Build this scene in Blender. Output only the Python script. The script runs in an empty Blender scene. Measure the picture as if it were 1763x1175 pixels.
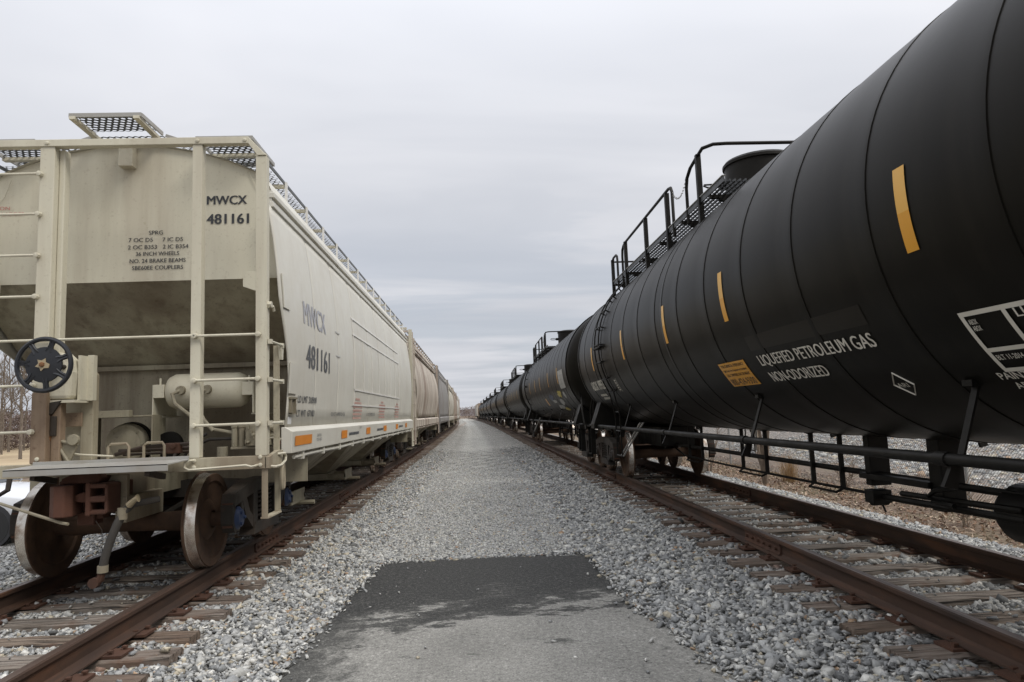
import bpy, math, random
import numpy as np
from mathutils import Vector, Matrix
R_ = math.radians
random.seed(7); rng = np.random.default_rng(11)
scene = bpy.context.scene
col = scene.collection

# ---------------------------------------------------------------- camera
CAM_Z = 1.75
def setup_camera():
    W, H, f = 1763.0, 1175.0, 1175.0
    roll = 0.038
    u, v = 822 - W / 2, 714 - H / 2
    c, s = math.cos(roll), math.sin(roll)
    u2, v2 = c * u - s * v, s * u + c * v
    n = math.sqrt(u2 * u2 + v2 * v2 + f * f)
    a = math.asin(u2 / n); p = math.asin(v2 / n / math.cos(a))
    right = Vector((math.cos(a), math.sin(a), 0))
    fwd = Vector((-math.sin(a) * math.cos(p), math.cos(a) * math.cos(p), math.sin(p)))
    up = right.cross(fwd)
    r2 = right * c - up * s; up2 = right * s + up * c
    m = Matrix.Identity(4)
    for i in range(3):
        m[i][0] = r2[i]; m[i][1] = up2[i]; m[i][2] = -fwd[i]
    m[2][3] = CAM_Z
    cd = bpy.data.cameras.new('camera'); co = bpy.data.objects.new('camera', cd)
    cd.sensor_width = 36.0; cd.lens = 24.0; cd.clip_start = 0.05; cd.clip_end = 6000
    co.matrix_world = m; col.objects.link(co); scene.camera = co
setup_camera()

# ---------------------------------------------------------------- sky, sun, exposure
SUN_EL, SUN_AZ = R_(48), R_(128)          # azimuth from +Y towards +X
world = bpy.data.worlds.new('World'); scene.world = world; world.use_nodes = True
def setup_world():
    nt = world.node_tree; nt.nodes.clear(); L = nt.links.new
    def nd(t, **k):
        n = nt.nodes.new(t)
        for a, b in k.items(): setattr(n, a, b)
        return n
    out = nd('ShaderNodeOutputWorld'); bg = nd('ShaderNodeBackground'); L(bg.outputs[0], out.inputs[0])
    bg.inputs['Strength'].default_value = 0.1
    sky = nd('ShaderNodeTexSky', sky_type='NISHITA', sun_disc=False, sun_elevation=SUN_EL, sun_rotation=SUN_AZ,
             air_density=1.0, dust_density=2.0, ozone_density=1.0)
    tc = nd('ShaderNodeTexCoord'); sp = nd('ShaderNodeSeparateXYZ'); L(tc.outputs['Generated'], sp.inputs[0])
    def mth(op, a, b=None):
        n = nd('ShaderNodeMath', operation=op)
        for i, x in enumerate((a, b)):
            if x is None: continue
            if isinstance(x, (int, float)): n.inputs[i].default_value = x
            else: L(x, n.inputs[i])
        return n.outputs[0]
    zz = mth('ADD', mth('MAXIMUM', sp.outputs[2], 0.0), 0.07)
    cu = mth('MULTIPLY', mth('DIVIDE', sp.outputs[0], zz), 0.30)
    cv = mth('MULTIPLY', mth('DIVIDE', sp.outputs[1], zz), 0.62)
    cb = nd('ShaderNodeCombineXYZ'); L(cu, cb.inputs[0]); L(cv, cb.inputs[1])
    def noise(scale, detail, rough, dist=0.0, off=0.0):
        mp = nd('ShaderNodeMapping'); mp.inputs['Location'].default_value = (off, off * 1.7, off)
        mp.inputs['Rotation'].default_value = (0, 0, R_(7))
        L(cb.outputs[0], mp.inputs[0])
        n = nd('ShaderNodeTexNoise'); L(mp.outputs[0], n.inputs['Vector'])
        n.inputs['Scale'].default_value = scale; n.inputs['Detail'].default_value = detail
        n.inputs['Roughness'].default_value = rough; n.inputs['Distortion'].default_value = dist
        return n.outputs['Fac']
    def ramp(fac, stops):
        r = nd('ShaderNodeValToRGB'); L(fac, r.inputs[0]); e = r.color_ramp.elements
        r.color_ramp.interpolation = 'EASE'
        while len(e) < len(stops): e.new(0.5)
        for x, (p, c) in zip(e, stops): x.position = p; x.color = (*c, 1)
        return r.outputs[0]
    def mixc(fac, a, b):
        m = nd('ShaderNodeMix', data_type='RGBA')
        if isinstance(fac, (int, float)): m.inputs[0].default_value = fac
        else: L(fac, m.inputs[0])
        for i, x in ((6, a), (7, b)):
            if isinstance(x, tuple): m.inputs[i].default_value = (*x, 1)
            else: L(x, m.inputs[i])
        return m.outputs[2]
    # cloud deck brightness: soft rolls of stratus, thinner low down so bluish bands show
    tone = ramp(noise(1.9, 4.0, 0.52, 0.35, 3.1), [(0.28, (6.4, 6.6, 7.15)), (0.72, (7.75, 7.85, 8.3))])
    thin = ramp(noise(1.5, 6.0, 0.56, 0.5, 8.4), [(0.38, (0.45, 0.45, 0.45)), (0.60, (1, 1, 1))])
    elev = ramp(sp.outputs[2], [(0.02, (0.86, 0.86, 0.86)), (0.09, (0.25, 0.25, 0.25)), (0.36, (1, 1, 1))])
    bw = nd('ShaderNodeRGBToBW'); L(thin, bw.inputs[0]); bw2 = nd('ShaderNodeRGBToBW'); L(elev, bw2.inputs[0])
    cover = mth('MAXIMUM', bw.outputs[0], bw2.outputs[0])
    gap = mixc(0.75, sky.outputs[0], (5.2, 5.7, 6.5))
    c = mixc(cover, gap, tone)
    # an overcast dome brightens smoothly from the horizon to the zenith
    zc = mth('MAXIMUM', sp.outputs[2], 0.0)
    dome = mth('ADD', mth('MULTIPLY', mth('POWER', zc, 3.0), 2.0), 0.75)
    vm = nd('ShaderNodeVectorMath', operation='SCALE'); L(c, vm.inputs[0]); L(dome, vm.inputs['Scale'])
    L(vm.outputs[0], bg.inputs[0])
setup_world()
sd = bpy.data.lights.new('sun', 'SUN'); so = bpy.data.objects.new('sun', sd); col.objects.link(so)
sd.energy = 1.5; sd.angle = R_(20); sd.color = (1.0, 0.96, 0.9)
sdir = Vector((math.sin(SUN_AZ) * math.cos(SUN_EL), math.cos(SUN_AZ) * math.cos(SUN_EL), math.sin(SUN_EL)))
so.rotation_euler = sdir.to_track_quat('Z', 'Y').to_euler(); so.location = (30, 20, 60)
vs = scene.view_settings; vs.view_transform = 'Standard'; vs.look = 'None'; vs.exposure = 0.32; vs.gamma = 1.0
vs.use_curve_mapping = False

# ---------------------------------------------------------------- materials
class NT:
    def __init__(s, name):
        s.m = bpy.data.materials.new(name); s.m.use_nodes = True
        s.t = s.m.node_tree; s.b = s.t.nodes['Principled BSDF']; s.tc = s.t.nodes.new('ShaderNodeTexCoord')
        s.obj = s.tc.outputs['Object']
    def L(s, a, b): s.t.links.new(a, b)
    def n(s, t, **k):
        x = s.t.nodes.new(t)
        for a, b in k.items(): setattr(x, a, b)
        return x
    def geo(s): return s.n('ShaderNodeNewGeometry').outputs['Position']
    def map(s, sc=(1, 1, 1), loc=(0, 0, 0), vec=None, rot=(0, 0, 0)):
        x = s.n('ShaderNodeMapping'); s.L(vec or s.obj, x.inputs[0])
        x.inputs['Scale'].default_value = sc; x.inputs['Location'].default_value = loc; x.inputs['Rotation'].default_value = rot
        return x.outputs[0]
    def noise(s, scale, detail=4, rough=0.55, vec=None, dist=0):
        x = s.n('ShaderNodeTexNoise'); s.L(vec or s.obj, x.inputs['Vector'])
        x.inputs['Scale'].default_value = scale; x.inputs['Detail'].default_value = detail
        x.inputs['Roughness'].default_value = rough; x.inputs['Distortion'].default_value = dist
        return x.outputs['Fac']
    def vor(s, scale, out='Color', vec=None, feature='F1'):
        x = s.n('ShaderNodeTexVoronoi', feature=feature); s.L(vec or s.obj, x.inputs['Vector']); x.inputs['Scale'].default_value = scale
        return x.outputs[out]
    def ramp(s, fac, stops, interp='LINEAR'):
        r = s.n('ShaderNodeValToRGB'); s.L(fac, r.inputs[0]); e = r.color_ramp.elements; r.color_ramp.interpolation = interp
        while len(e) < len(stops): e.new(0.5)
        for x, (p, c) in zip(e, stops):
            x.position = p; x.color = (c, c, c, 1) if isinstance(c, (int, float)) else (*c, 1)
        return r.outputs[0]
    def mix(s, fac, a, b, mode='MIX'):
        m = s.n('ShaderNodeMix', data_type='RGBA', blend_type=mode)
        if isinstance(fac, (int, float)): m.inputs[0].default_value = fac
        else: s.L(fac, m.inputs[0])
        for i, x in ((6, a), (7, b)):
            if isinstance(x, (tuple, list)): m.inputs[i].default_value = (*x, 1)
            else: s.L(x, m.inputs[i])
        return m.outputs[2]
    def math(s, op, a, b=None):
        n = s.n('ShaderNodeMath', operation=op)
        for i, x in enumerate((a, b)):
            if x is None: continue
            if isinstance(x, (int, float)): n.inputs[i].default_value = x
            else: s.L(x, n.inputs[i])
        return n.outputs[0]
    def attr(s, name): return s.n('ShaderNodeAttribute', attribute_name=name).outputs['Color']
    def rnd(s): return s.n('ShaderNodeObjectInfo').outputs['Random']
    def fin(s, color, rough=0.5, metal=0.0, bump=None, bstr=0.3, bdist=0.01, spec=None):
        def put(k, x):
            i = s.b.inputs[k]
            if isinstance(x, (int, float)): i.default_value = x
            elif isinstance(x, tuple): i.default_value = (*x, 1)
            else: s.L(x, i)
        if spec is not None: s.b.inputs['Specular Tint'].default_value = (1.0, 0.93, 0.84, 1)
        put('Base Color', color); put('Roughness', rough); put('Metallic', metal)
        if spec is not None: put('Specular IOR Level', spec)
        if bump is not None:
            b = s.n('ShaderNodeBump'); b.inputs['Strength'].default_value = bstr; b.inputs['Distance'].default_value = bdist
            s.L(bump, b.inputs['Height']); s.L(b.outputs[0], s.b.inputs['Normal'])
        return s.m
M = {}
def paint(key, base, dirt, dirt_amt=0.35, streak=0.25, rough=0.5, rust=None, rust_amt=0.0, speck=0.2, thr=0.5, spec=None, calm=False):
    t = NT(key)
    big = t.ramp(t.noise(0.9, 5, 0.6), [(0.35, 0.0), (0.75, 1.0)])
    c = t.mix(t.math('MULTIPLY', big, dirt_amt), base, dirt)
    st = t.ramp(t.noise(1.0, 5, 0.6, t.map((7, 7, 0.35))), [(thr, 0.0), (thr + 0.22, 1.0)])
    c = t.mix(t.math('MULTIPLY', st, streak), c, dirt)
    if rust:
        rs = t.ramp(t.noise(1.0, 6, 0.65, t.map((1.5, 1.5, 0.16), (4, 2, 1))), [(0.45, 0.0), (0.60, 1.0)])
        c = t.mix(t.math('MULTIPLY', rs, rust_amt), c, rust)
        rp = t.ramp(t.noise(9, 5, 0.7), [(0.62, 0.0), (0.70, 1.0)])
        c = t.mix(t.math('MULTIPLY', rp, rust_amt), c, rust)
    sp = t.ramp(t.noise(38, 3, 0.6), [(0.60, 0.0), (0.72, 1.0)])
    c = t.mix(t.math('MULTIPLY', sp, speck), c, dirt)
    rr = t.ramp(t.noise(6, 4, 0.6), [(0.3, rough - 0.08), (0.7, rough + 0.12)]) if not calm else rough
    M[key] = t.fin(c, rr, bump=t.noise(3.0, 3, 0.5), bstr=0.12 if not calm else 0.05, bdist=0.012, spec=spec)
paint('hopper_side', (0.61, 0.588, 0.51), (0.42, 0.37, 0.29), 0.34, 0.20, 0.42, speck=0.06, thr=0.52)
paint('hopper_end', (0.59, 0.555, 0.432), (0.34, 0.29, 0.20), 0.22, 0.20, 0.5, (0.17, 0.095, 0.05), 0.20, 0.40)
paint('hopper_under', (0.34, 0.31, 0.22), (0.085, 0.06, 0.035), 0.7, 0.5, 0.65, (0.085, 0.045, 0.024), 0.4, 0.5)  # underframe grime, with the under-car shade darkened into its base colour
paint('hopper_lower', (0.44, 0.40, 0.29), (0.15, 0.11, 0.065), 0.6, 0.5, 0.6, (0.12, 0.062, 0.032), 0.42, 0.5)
paint('hopper_rusty_post', (0.36, 0.27, 0.18), (0.10, 0.06, 0.035), 0.8, 0.5, 0.7, (0.09, 0.045, 0.025), 0.7, 0.4)
paint('car_tan', (0.57, 0.515, 0.43), (0.30, 0.22, 0.15), 0.4, 0.45, 0.6, (0.17, 0.095, 0.06), 0.7, 0.2)
paint('car_grey', (0.31, 0.30, 0.28), (0.12, 0.10, 0.085), 0.5, 0.5, 0.6, (0.14, 0.08, 0.05), 0.35, 0.2)
paint('car_cream', (0.56, 0.53, 0.44), (0.30, 0.24, 0.17), 0.4, 0.45, 0.6, (0.16, 0.085, 0.05), 0.30, 0.2)
paint('car_brown', (0.42, 0.34, 0.26), (0.16, 0.09, 0.06), 0.5, 0.5, 0.65, (0.12, 0.055, 0.03), 0.5, 0.2)
paint('car_pale', (0.60, 0.58, 0.52), (0.36, 0.30, 0.22), 0.35, 0.35, 0.55, (0.18, 0.10, 0.06), 0.2, 0.2)
paint('tank_black', (0.0062, 0.0056, 0.0045), (0.024, 0.021, 0.0155), 0.16, 0.22, 0.37, speck=0.05, spec=0.10, calm=True)
paint('black_steel', (0.005, 0.005, 0.0047), (0.015, 0.013, 0.010), 0.4, 0.3, 0.5, speck=0.2, spec=0.2)
paint('truck_dark', (0.013, 0.0115, 0.010), (0.040, 0.030, 0.019), 0.7, 0.4, 0.75, (0.09, 0.045, 0.022), 0.25, 0.4)
paint('overpaint', (0.0125, 0.0100, 0.0070), (0.010, 0.0085, 0.0065), 0.3, 0.2, 0.40, spec=0.17, calm=True)
paint('rust', (0.085, 0.037, 0.020), (0.035, 0.018, 0.011), 0.8, 0.4, 0.85, speck=0.5)
paint('rust_coupler', (0.095, 0.036, 0.019), (0.045, 0.022, 0.013), 0.8, 0.4, 0.8, speck=0.4)
paint('galvanised', (0.35, 0.35, 0.335), (0.26, 0.23, 0.17), 0.5, 0.3, 0.45, (0.20, 0.13, 0.07), 0.2, 0.3)
paint('grate_steel', (0.10, 0.105, 0.11), (0.05, 0.05, 0.05), 0.5, 0.2, 0.5)
paint('walk_grate', (0.045, 0.048, 0.05), (0.03, 0.03, 0.03), 0.5, 0.2, 0.45)
paint('brake_blue', (0.009, 0.011, 0.015), (0.018, 0.018, 0.018), 0.4, 0.1, 0.4)
paint('cap_blue', (0.018, 0.036, 0.095), (0.02, 0.03, 0.06), 0.5, 0.3, 0.5)
paint('hose_rubber', (0.03, 0.028, 0.026), (0.09, 0.075, 0.055), 0.6, 0.2, 0.8, speck=0.3)
paint('brass', (0.42, 0.35, 0.22), (0.20, 0.14, 0.08), 0.5, 0.2, 0.5)
paint('rust_bright', (0.20, 0.095, 0.035), (0.12, 0.05, 0.02), 0.6, 0.3, 0.8)
paint('red_tag', (0.45, 0.02, 0.015), (0.2, 0.02, 0.01), 0.2, 0.1, 0.5)
paint('white_paint', (0.72, 0.72, 0.70), (0.45, 0.43, 0.38), 0.25, 0.15, 0.45)
paint('ridge_white', (0.70, 0.68, 0.63), (0.5, 0.46, 0.38), 0.3, 0.2, 0.45)
paint('letter_white', (0.66, 0.63, 0.55), (0.40, 0.36, 0.28), 0.3, 0.2, 0.5)
paint('letter_black', (0.020, 0.022, 0.026), (0.10, 0.10, 0.10), 0.35, 0.2, 0.5)
paint('letter_worn', (0.055, 0.06, 0.07), (0.30, 0.29, 0.26), 0.35, 0.35, 0.5, thr=0.52)
paint('letter_faded', (0.37, 0.37, 0.40), (0.42, 0.41, 0.39), 0.4, 0.3, 0.5)
paint('letter_red', (0.45, 0.10, 0.085), (0.5, 0.33, 0.27), 0.4, 0.3, 0.5)
paint('print_red', (0.50, 0.27, 0.22), (0.58, 0.47, 0.40), 0.5, 0.5, 0.5)
paint('letter_ghost', (0.46, 0.45, 0.42), (0.5, 0.48, 0.43), 0.5, 0.3, 0.5)
paint('orange_tape', (0.72, 0.24, 0.02), (0.5, 0.2, 0.04), 0.4, 0.3, 0.4)
paint('amber_tape', (0.66, 0.30, 0.012), (0.5, 0.24, 0.03), 0.3, 0.2, 0.35)
paint('pale_tape', (0.70, 0.38, 0.06), (0.55, 0.34, 0.1), 0.3, 0.2, 0.35)
paint('graffiti_blue', (0.05, 0.07, 0.13), (0.03, 0.03, 0.04), 0.5, 0.3, 0.5)
paint('graffiti_yellow', (0.45, 0.36, 0.05), (0.15, 0.12, 0.04), 0.5, 0.4, 0.5)
paint('graffiti_white', (0.34, 0.34, 0.32), (0.1, 0.1, 0.1), 0.6, 0.4, 0.5)

def m_steel():
    t = NT('tread_steel')
    c = t.mix(t.ramp(t.noise(5, 4, 0.6), [(0.48, 0), (0.68, 1)]), (0.70, 0.65, 0.58), (0.24, 0.15, 0.09))
    M['tread_steel'] = t.fin(c, 0.27, 0.88)
    t = NT('wheel_rust')
    c = t.mix(t.noise(8, 5, 0.6), (0.12, 0.062, 0.03), (0.014, 0.010, 0.008))
    M['wheel_rust'] = t.fin(c, 0.85)
    t = NT('rail_rust')
    n1 = t.noise(1.0, 5, 0.6, t.map((14, 1.2, 6)))
    c = t.ramp(n1, [(0.3, (0.026, 0.015, 0.010)), (0.55, (0.055, 0.028, 0.016)), (0.8, (0.125, 0.054, 0.025))])
    M['rail_rust'] = t.fin(c, 0.8, bump=t.noise(60, 3), bstr=0.3, bdist=0.003)
    t = NT('rail_head')
    n1 = t.noise(1.0, 5, 0.6, t.map((40, 0.7, 6)))
    c = t.ramp(n1, [(0.3, (0.075, 0.048, 0.036)), (0.6, (0.14, 0.095, 0.072)), (0.85, (0.34, 0.28, 0.24))])
    M['rail_head'] = t.fin(c, t.ramp(n1, [(0.3, 0.5), (0.8, 0.32)]), 0.55)
m_steel()
def m_wood():
    t = NT('tie_wood')
    r = t.rnd()
    g = t.noise(1.0, 7, 0.65, t.map((1.6, 26, 14)))
    w = t.ramp(g, [(0.25, (0.030, 0.024, 0.019)), (0.42, (0.15, 0.125, 0.102)), (0.60, (0.28, 0.248, 0.215)), (0.82, (0.42, 0.385, 0.345))])
    tint = t.ramp(r, [(0.0, (0.50, 0.46, 0.43)), (0.25, (1.05, 1.04, 1.02)), (0.5, (0.75, 0.66, 0.57)), (0.75, (1.15, 1.13, 1.10)), (1.0, (0.62, 0.54, 0.47))])
    c = t.mix(1.0, w, tint, 'MULTIPLY')
    crack = t.ramp(t.noise(1.0, 4, 0.7, t.map((0.9, 42, 20), (3, 3, 3))), [(0.37, 0.0), (0.44, 1.0)])
    c = t.mix(crack, (0.02, 0.016, 0.012), c)
    st = t.ramp(t.noise(3.2, 4, 0.6), [(0.56, 0.0), (0.72, 0.75)])
    c = t.mix(st, c, (0.11, 0.052, 0.027))
    sx = t.n('ShaderNodeSeparateXYZ'); t.L(t.obj, sx.inputs[0])
    en = t.ramp(t.math('ABSOLUTE', sx.outputs[0]), [(0.62, 0.0), (0.85, 0.45)])
    c = t.mix(t.math('MULTIPLY', en, t.ramp(t.noise(4, 4, 0.6), [(0.3, 0.2), (0.6, 1.0)])), c, (0.10, 0.055, 0.033))
    M['tie_wood'] = t.fin(c, 0.9, bump=t.math('ADD', g, crack), bstr=0.9, bdist=0.012)
m_wood()
def gravel(key, scale, cols, dark=0.25, tint=None, bd=0.03):
    t = NT(key); p = t.geo()
    wv = t.n('ShaderNodeVectorMath', operation='ADD'); t.L(p, wv.inputs[0])
    nn = t.n('ShaderNodeTexNoise'); t.L(p, nn.inputs['Vector']); nn.inputs['Scale'].default_value = scale * 1.7
    sc = t.n('ShaderNodeVectorMath', operation='SCALE'); t.L(nn.outputs['Color'], sc.inputs[0]); sc.inputs['Scale'].default_value = 0.5 / scale
    t.L(sc.outputs[0], wv.inputs[1]); v = wv.outputs[0]
    cell = t.n('ShaderNodeSeparateColor'); t.L(t.vor(scale, 'Color', v), cell.inputs[0])
    c = t.ramp(cell.outputs[0], cols)
    d = t.vor(scale, 'Distance', v)
    edge = t.ramp(t.math('MULTIPLY', d, 1.0), [(0.25, 1.0), (0.75, dark)])
    c = t.mix(1.0, c, edge, 'MULTIPLY')
    big = t.ramp(t.noise(0.35, 4, 0.6, p), [(0.3, (0.86, 0.85, 0.83)), (0.7, (1.08, 1.07, 1.05))])
    mid = t.ramp(t.noise(scale * 0.33, 5, 0.75, p), [(0.36, 0.42), (0.48, 1.0), (0.64, 1.32)])
    c = t.mix(1.0, c, mid, 'MULTIPLY')
    c = t.mix(1.0, c, big, 'MULTIPLY')
    if tint: c = tint(t, c, p)
    M[key] = t.fin(c, 0.9, bump=t.math('SUBTRACT', 1.0, d), bstr=0.9, bdist=bd)
GREY = [(0.0, (0.11, 0.110, 0.104)), (0.2, (0.275, 0.272, 0.258)), (0.5, (0.395, 0.387, 0.355)), (0.78, (0.505, 0.49, 0.44)), (0.93, (0.36, 0.31, 0.235)), (1.0, (0.58, 0.57, 0.545))]
def rust_tint(t, c, p):
    sp = t.n('ShaderNodeSeparateXYZ'); t.L(p, sp.inputs[0])
    def near(x0, w):
        d = t.math('ABSOLUTE', t.math('SUBTRACT', sp.outputs[0], x0))
        return t.ramp(t.math('DIVIDE', d, w), [(0.0, 0.75), (1.0, 0.0)])
    n = t.ramp(t.noise(1.4, 4, 0.6, p), [(0.42, 0.0), (0.62, 1.0)])
    m = t.math('MULTIPLY', t.math('MAXIMUM', near(3.08, 0.8), near(-2.74, 0.6)), n)
    return t.mix(m, c, (0.22, 0.12, 0.065))
def bed_tint(t, c, p):
    c = rust_tint(t, c, p)
    sp = t.n('ShaderNodeSeparateXYZ'); t.L(p, sp.inputs[0])
    xb = t.math('ADD', sp.outputs[0], t.math('MULTIPLY', t.math('MULTIPLY', sp.outputs[1], sp.outputs[1]), 0.75e-4))
    wob = t.math('MULTIPLY', t.math('SUBTRACT', t.noise(0.7, 5, 0.65, p), 0.5), 1.3)
    m = t.ramp(t.math('ADD', t.math('ABSOLUTE', t.math('ADD', xb, 0.04)), wob), [(0.55, 1.0), (1.7, 0.0)])
    m = t.math('MULTIPLY', m, t.ramp(t.math('MULTIPLY', sp.outputs[1], 0.01), [(0.07, 0.0), (0.085, 1.0)]))
    cell = t.n('ShaderNodeSeparateColor'); t.L(t.vor(55, 'Color', p), cell.inputs[0])
    fine = t.ramp(cell.outputs[0], [(0.0, (0.13, 0.127, 0.114)), (0.3, (0.27, 0.264, 0.236)), (0.7, (0.38, 0.37, 0.33)), (1.0, (0.53, 0.515, 0.465))])
    sp2 = t.ramp(t.noise(14, 6, 0.75, p), [(0.36, 0.45), (0.48, 0.95), (0.66, 1.25)])
    fine = t.mix(1.0, fine, sp2, 'MULTIPLY')
    # darker worn line down the middle of the path
    w2 = t.math('ADD', xb, t.math('MULTIPLY', t.noise(0.12, 2, 0.5, p), 0.5))
    line = t.ramp(t.math('ABSOLUTE', t.math('SUBTRACT', w2, 0.12)), [(0.0, 1.0), (0.32, 0.0)])
    n = t.ramp(t.noise(0.25, 4, 0.6, p), [(0.42, 0.0), (0.58, 1.0)])
    fine = t.mix(t.math('MULTIPLY', t.math('MULTIPLY', line, n), 0.5), fine, (0.20, 0.195, 0.18))
    return t.mix(m, c, fine)
gravel('ballast', 24, GREY, 0.34, bed_tint)
gravel('lot_gravel', 30, [(0.0, (0.22, 0.22, 0.22)), (0.4, (0.36, 0.355, 0.34)), (0.8, (0.46, 0.45, 0.43)), (1.0, (0.56, 0.55, 0.53))], 0.4)
def m_ground():
    t = NT('dry_ground'); p = t.geo()
    n = t.noise(0.5, 6, 0.6, p); f = t.noise(9, 5, 0.65, p)
    c = t.ramp(n, [(0.3, (0.105, 0.070, 0.046)), (0.5, (0.155, 0.108, 0.073)), (0.7, (0.125, 0.108, 0.055))])
    c = t.mix(t.ramp(f, [(0.45, 0.0), (0.7, 0.5)]), c, (0.28, 0.21, 0.145))
    M['dry_ground'] = t.fin(c, 0.95, bump=f, bstr=0.8, bdist=0.04)
    t = NT('field_grass'); p = t.geo()
    n = t.noise(0.15, 6, 0.6, p)
    c = t.ramp(n, [(0.3, (0.30, 0.22, 0.13)), (0.6, (0.40, 0.31, 0.19)), (0.8, (0.28, 0.25, 0.12))])
    M['field_grass'] = t.fin(c, 0.95, bump=t.noise(5, 4, 0.6, p), bstr=0.5, bdist=0.05)
    gravel('bank_gravel', 9, [(0.0, (0.18, 0.165, 0.15)), (0.35, (0.34, 0.31, 0.28)), (0.6, (0.46, 0.42, 0.37)), (0.8, (0.36, 0.26, 0.19)), (1.0, (0.60, 0.57, 0.53))], 0.3, None, 0.08)
    t = NT('asphalt'); p = t.geo(); gr = t.math('ADD', t.math('MULTIPLY', t.noise(75, 3, 0.75, p), 0.6), t.math('MULTIPLY', t.noise(26, 4, 0.7, p), 0.4)); sp = t.n('ShaderNodeSeparateXYZ'); t.L(p, sp.inputs[0])
    base = t.ramp(gr, [(0.36, (0.085, 0.082, 0.073)), (0.47, (0.205, 0.198, 0.177)), (0.57, (0.28, 0.27, 0.242)), (0.66, (0.50, 0.485, 0.44))])
    base = t.mix(1.0, base, t.ramp(t.noise(1.6, 5, 0.6, p), [(0.3, 0.82), (0.7, 1.12)]), 'MULTIPLY')
    dk = t.ramp(gr, [(0.38, (0.008, 0.008, 0.007)), (0.55, (0.022, 0.0215, 0.019)), (0.68, (0.085, 0.082, 0.073))])
    w = t.math('ADD', sp.outputs[1], t.math('MULTIPLY', t.math('SUBTRACT', t.noise(1.5, 6, 0.68, t.map((0.85, 1.25, 1), (2.2, 0.7, 0), p)), 0.5), 3.6))
    w = t.math('ADD', w, t.math('MULTIPLY', sp.outputs[0], -0.16))
    w = t.math('ADD', w, t.math('MULTIPLY', t.math('SUBTRACT', t.noise(9, 6, 0.75, t.map((0.6, 1.4, 1), (0, 0, 0), p)), 0.5), 2.6))
    m = t.ramp(t.math('DIVIDE', t.math('SUBTRACT', w, 5.6), 2.0), [(0.20, 0.0), (0.31, 0.85), (0.55, 1.0)])
    sm = t.ramp(t.noise(1.1, 6, 0.7, t.map((1, 2.2, 1), (9.3, 4, 0), p)), [(0.60, 0.0), (0.68, 0.8)])
    lf = t.ramp(t.math('ADD', t.math('MULTIPLY', sp.outputs[0], -0.5), t.math('MULTIPLY', t.noise(4.0, 6, 0.75, p), 0.7)), [(0.80, 0.0), (0.95, 0.8)])
    m = t.math('MAXIMUM', m, t.math('MAXIMUM', sm, lf))
    m = t.math('MULTIPLY', m, t.ramp(gr, [(0.45, 1.0), (0.65, 0.8)]))
    c = t.mix(m, base, dk)
    M['asphalt'] = t.fin(c, t.ramp(m, [(0, 0.95), (1, 0.88)]), bump=gr, bstr=0.8, bdist=0.012)
m_ground()
def m_misc():
    t = NT('stone'); c = t.attr('col'); n = t.noise(40, 4, 0.6, t.geo())
    c = t.mix(1.0, c, t.ramp(n, [(0.3, 0.75), (0.7, 1.15)]), 'MULTIPLY')
    M['stone'] = t.fin(c, 0.85, bump=n, bstr=0.4, bdist=0.006)
    t = NT('leaf_litter'); c = t.attr('col'); M['leaf_litter'] = t.fin(c, 0.8)
    t = NT('dry_grass'); c = t.attr('col'); M['dry_grass'] = t.fin(c, 0.85)
    t = NT('bark'); n = t.noise(12, 5, 0.6, t.map((1, 1, 0.25)))
    M['bark'] = t.fin(t.ramp(n, [(0.3, (0.085, 0.065, 0.05)), (0.7, (0.21, 0.175, 0.14))]), 0.9, bump=n, bstr=0.5)
    t = NT('sapling_bark'); n = t.noise(20, 5, 0.6, t.map((1, 1, 0.2)))
    M['sapling_bark'] = t.fin(t.ramp(n, [(0.3, (0.15, 0.11, 0.08)), (0.7, (0.30, 0.24, 0.18))]), 0.9)
    t = NT('twigs'); M['twigs'] = t.fin(t.mix(t.noise(0.2, 4, 0.6, t.geo()), (0.10, 0.070, 0.058), (0.17, 0.125, 0.10)), 0.9)
    t = NT('far_hill'); M['far_hill'] = t.fin(t.mix(t.noise(0.02, 5, 0.6, t.geo()), (0.085, 0.075, 0.08), (0.13, 0.11, 0.105)), 1.0)
    t = NT('fence_wire'); M['fence_wire'] = t.fin((0.22, 0.22, 0.215), 0.5, 0.5)
    t = NT('car_white'); M['car_white'] = t.fin((0.74, 0.75, 0.77), 0.25)
    t.b.inputs['Coat Weight'].default_value = 0.5
    t = NT('car_glass'); M['car_glass'] = t.fin((0.02, 0.025, 0.03), 0.06)
    t = NT('tyre'); M['tyre'] = t.fin((0.025, 0.025, 0.025), 0.85)
    t = NT('car_trim'); M['car_trim'] = t.fin((0.03, 0.03, 0.032), 0.5)
    t = NT('alloy'); M['alloy'] = t.fin((0.5, 0.5, 0.52), 0.35, 0.8)
    t = NT('lamp_lens'); M['lamp_lens'] = t.fin((0.6, 0.62, 0.65), 0.12)
m_misc()
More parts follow.
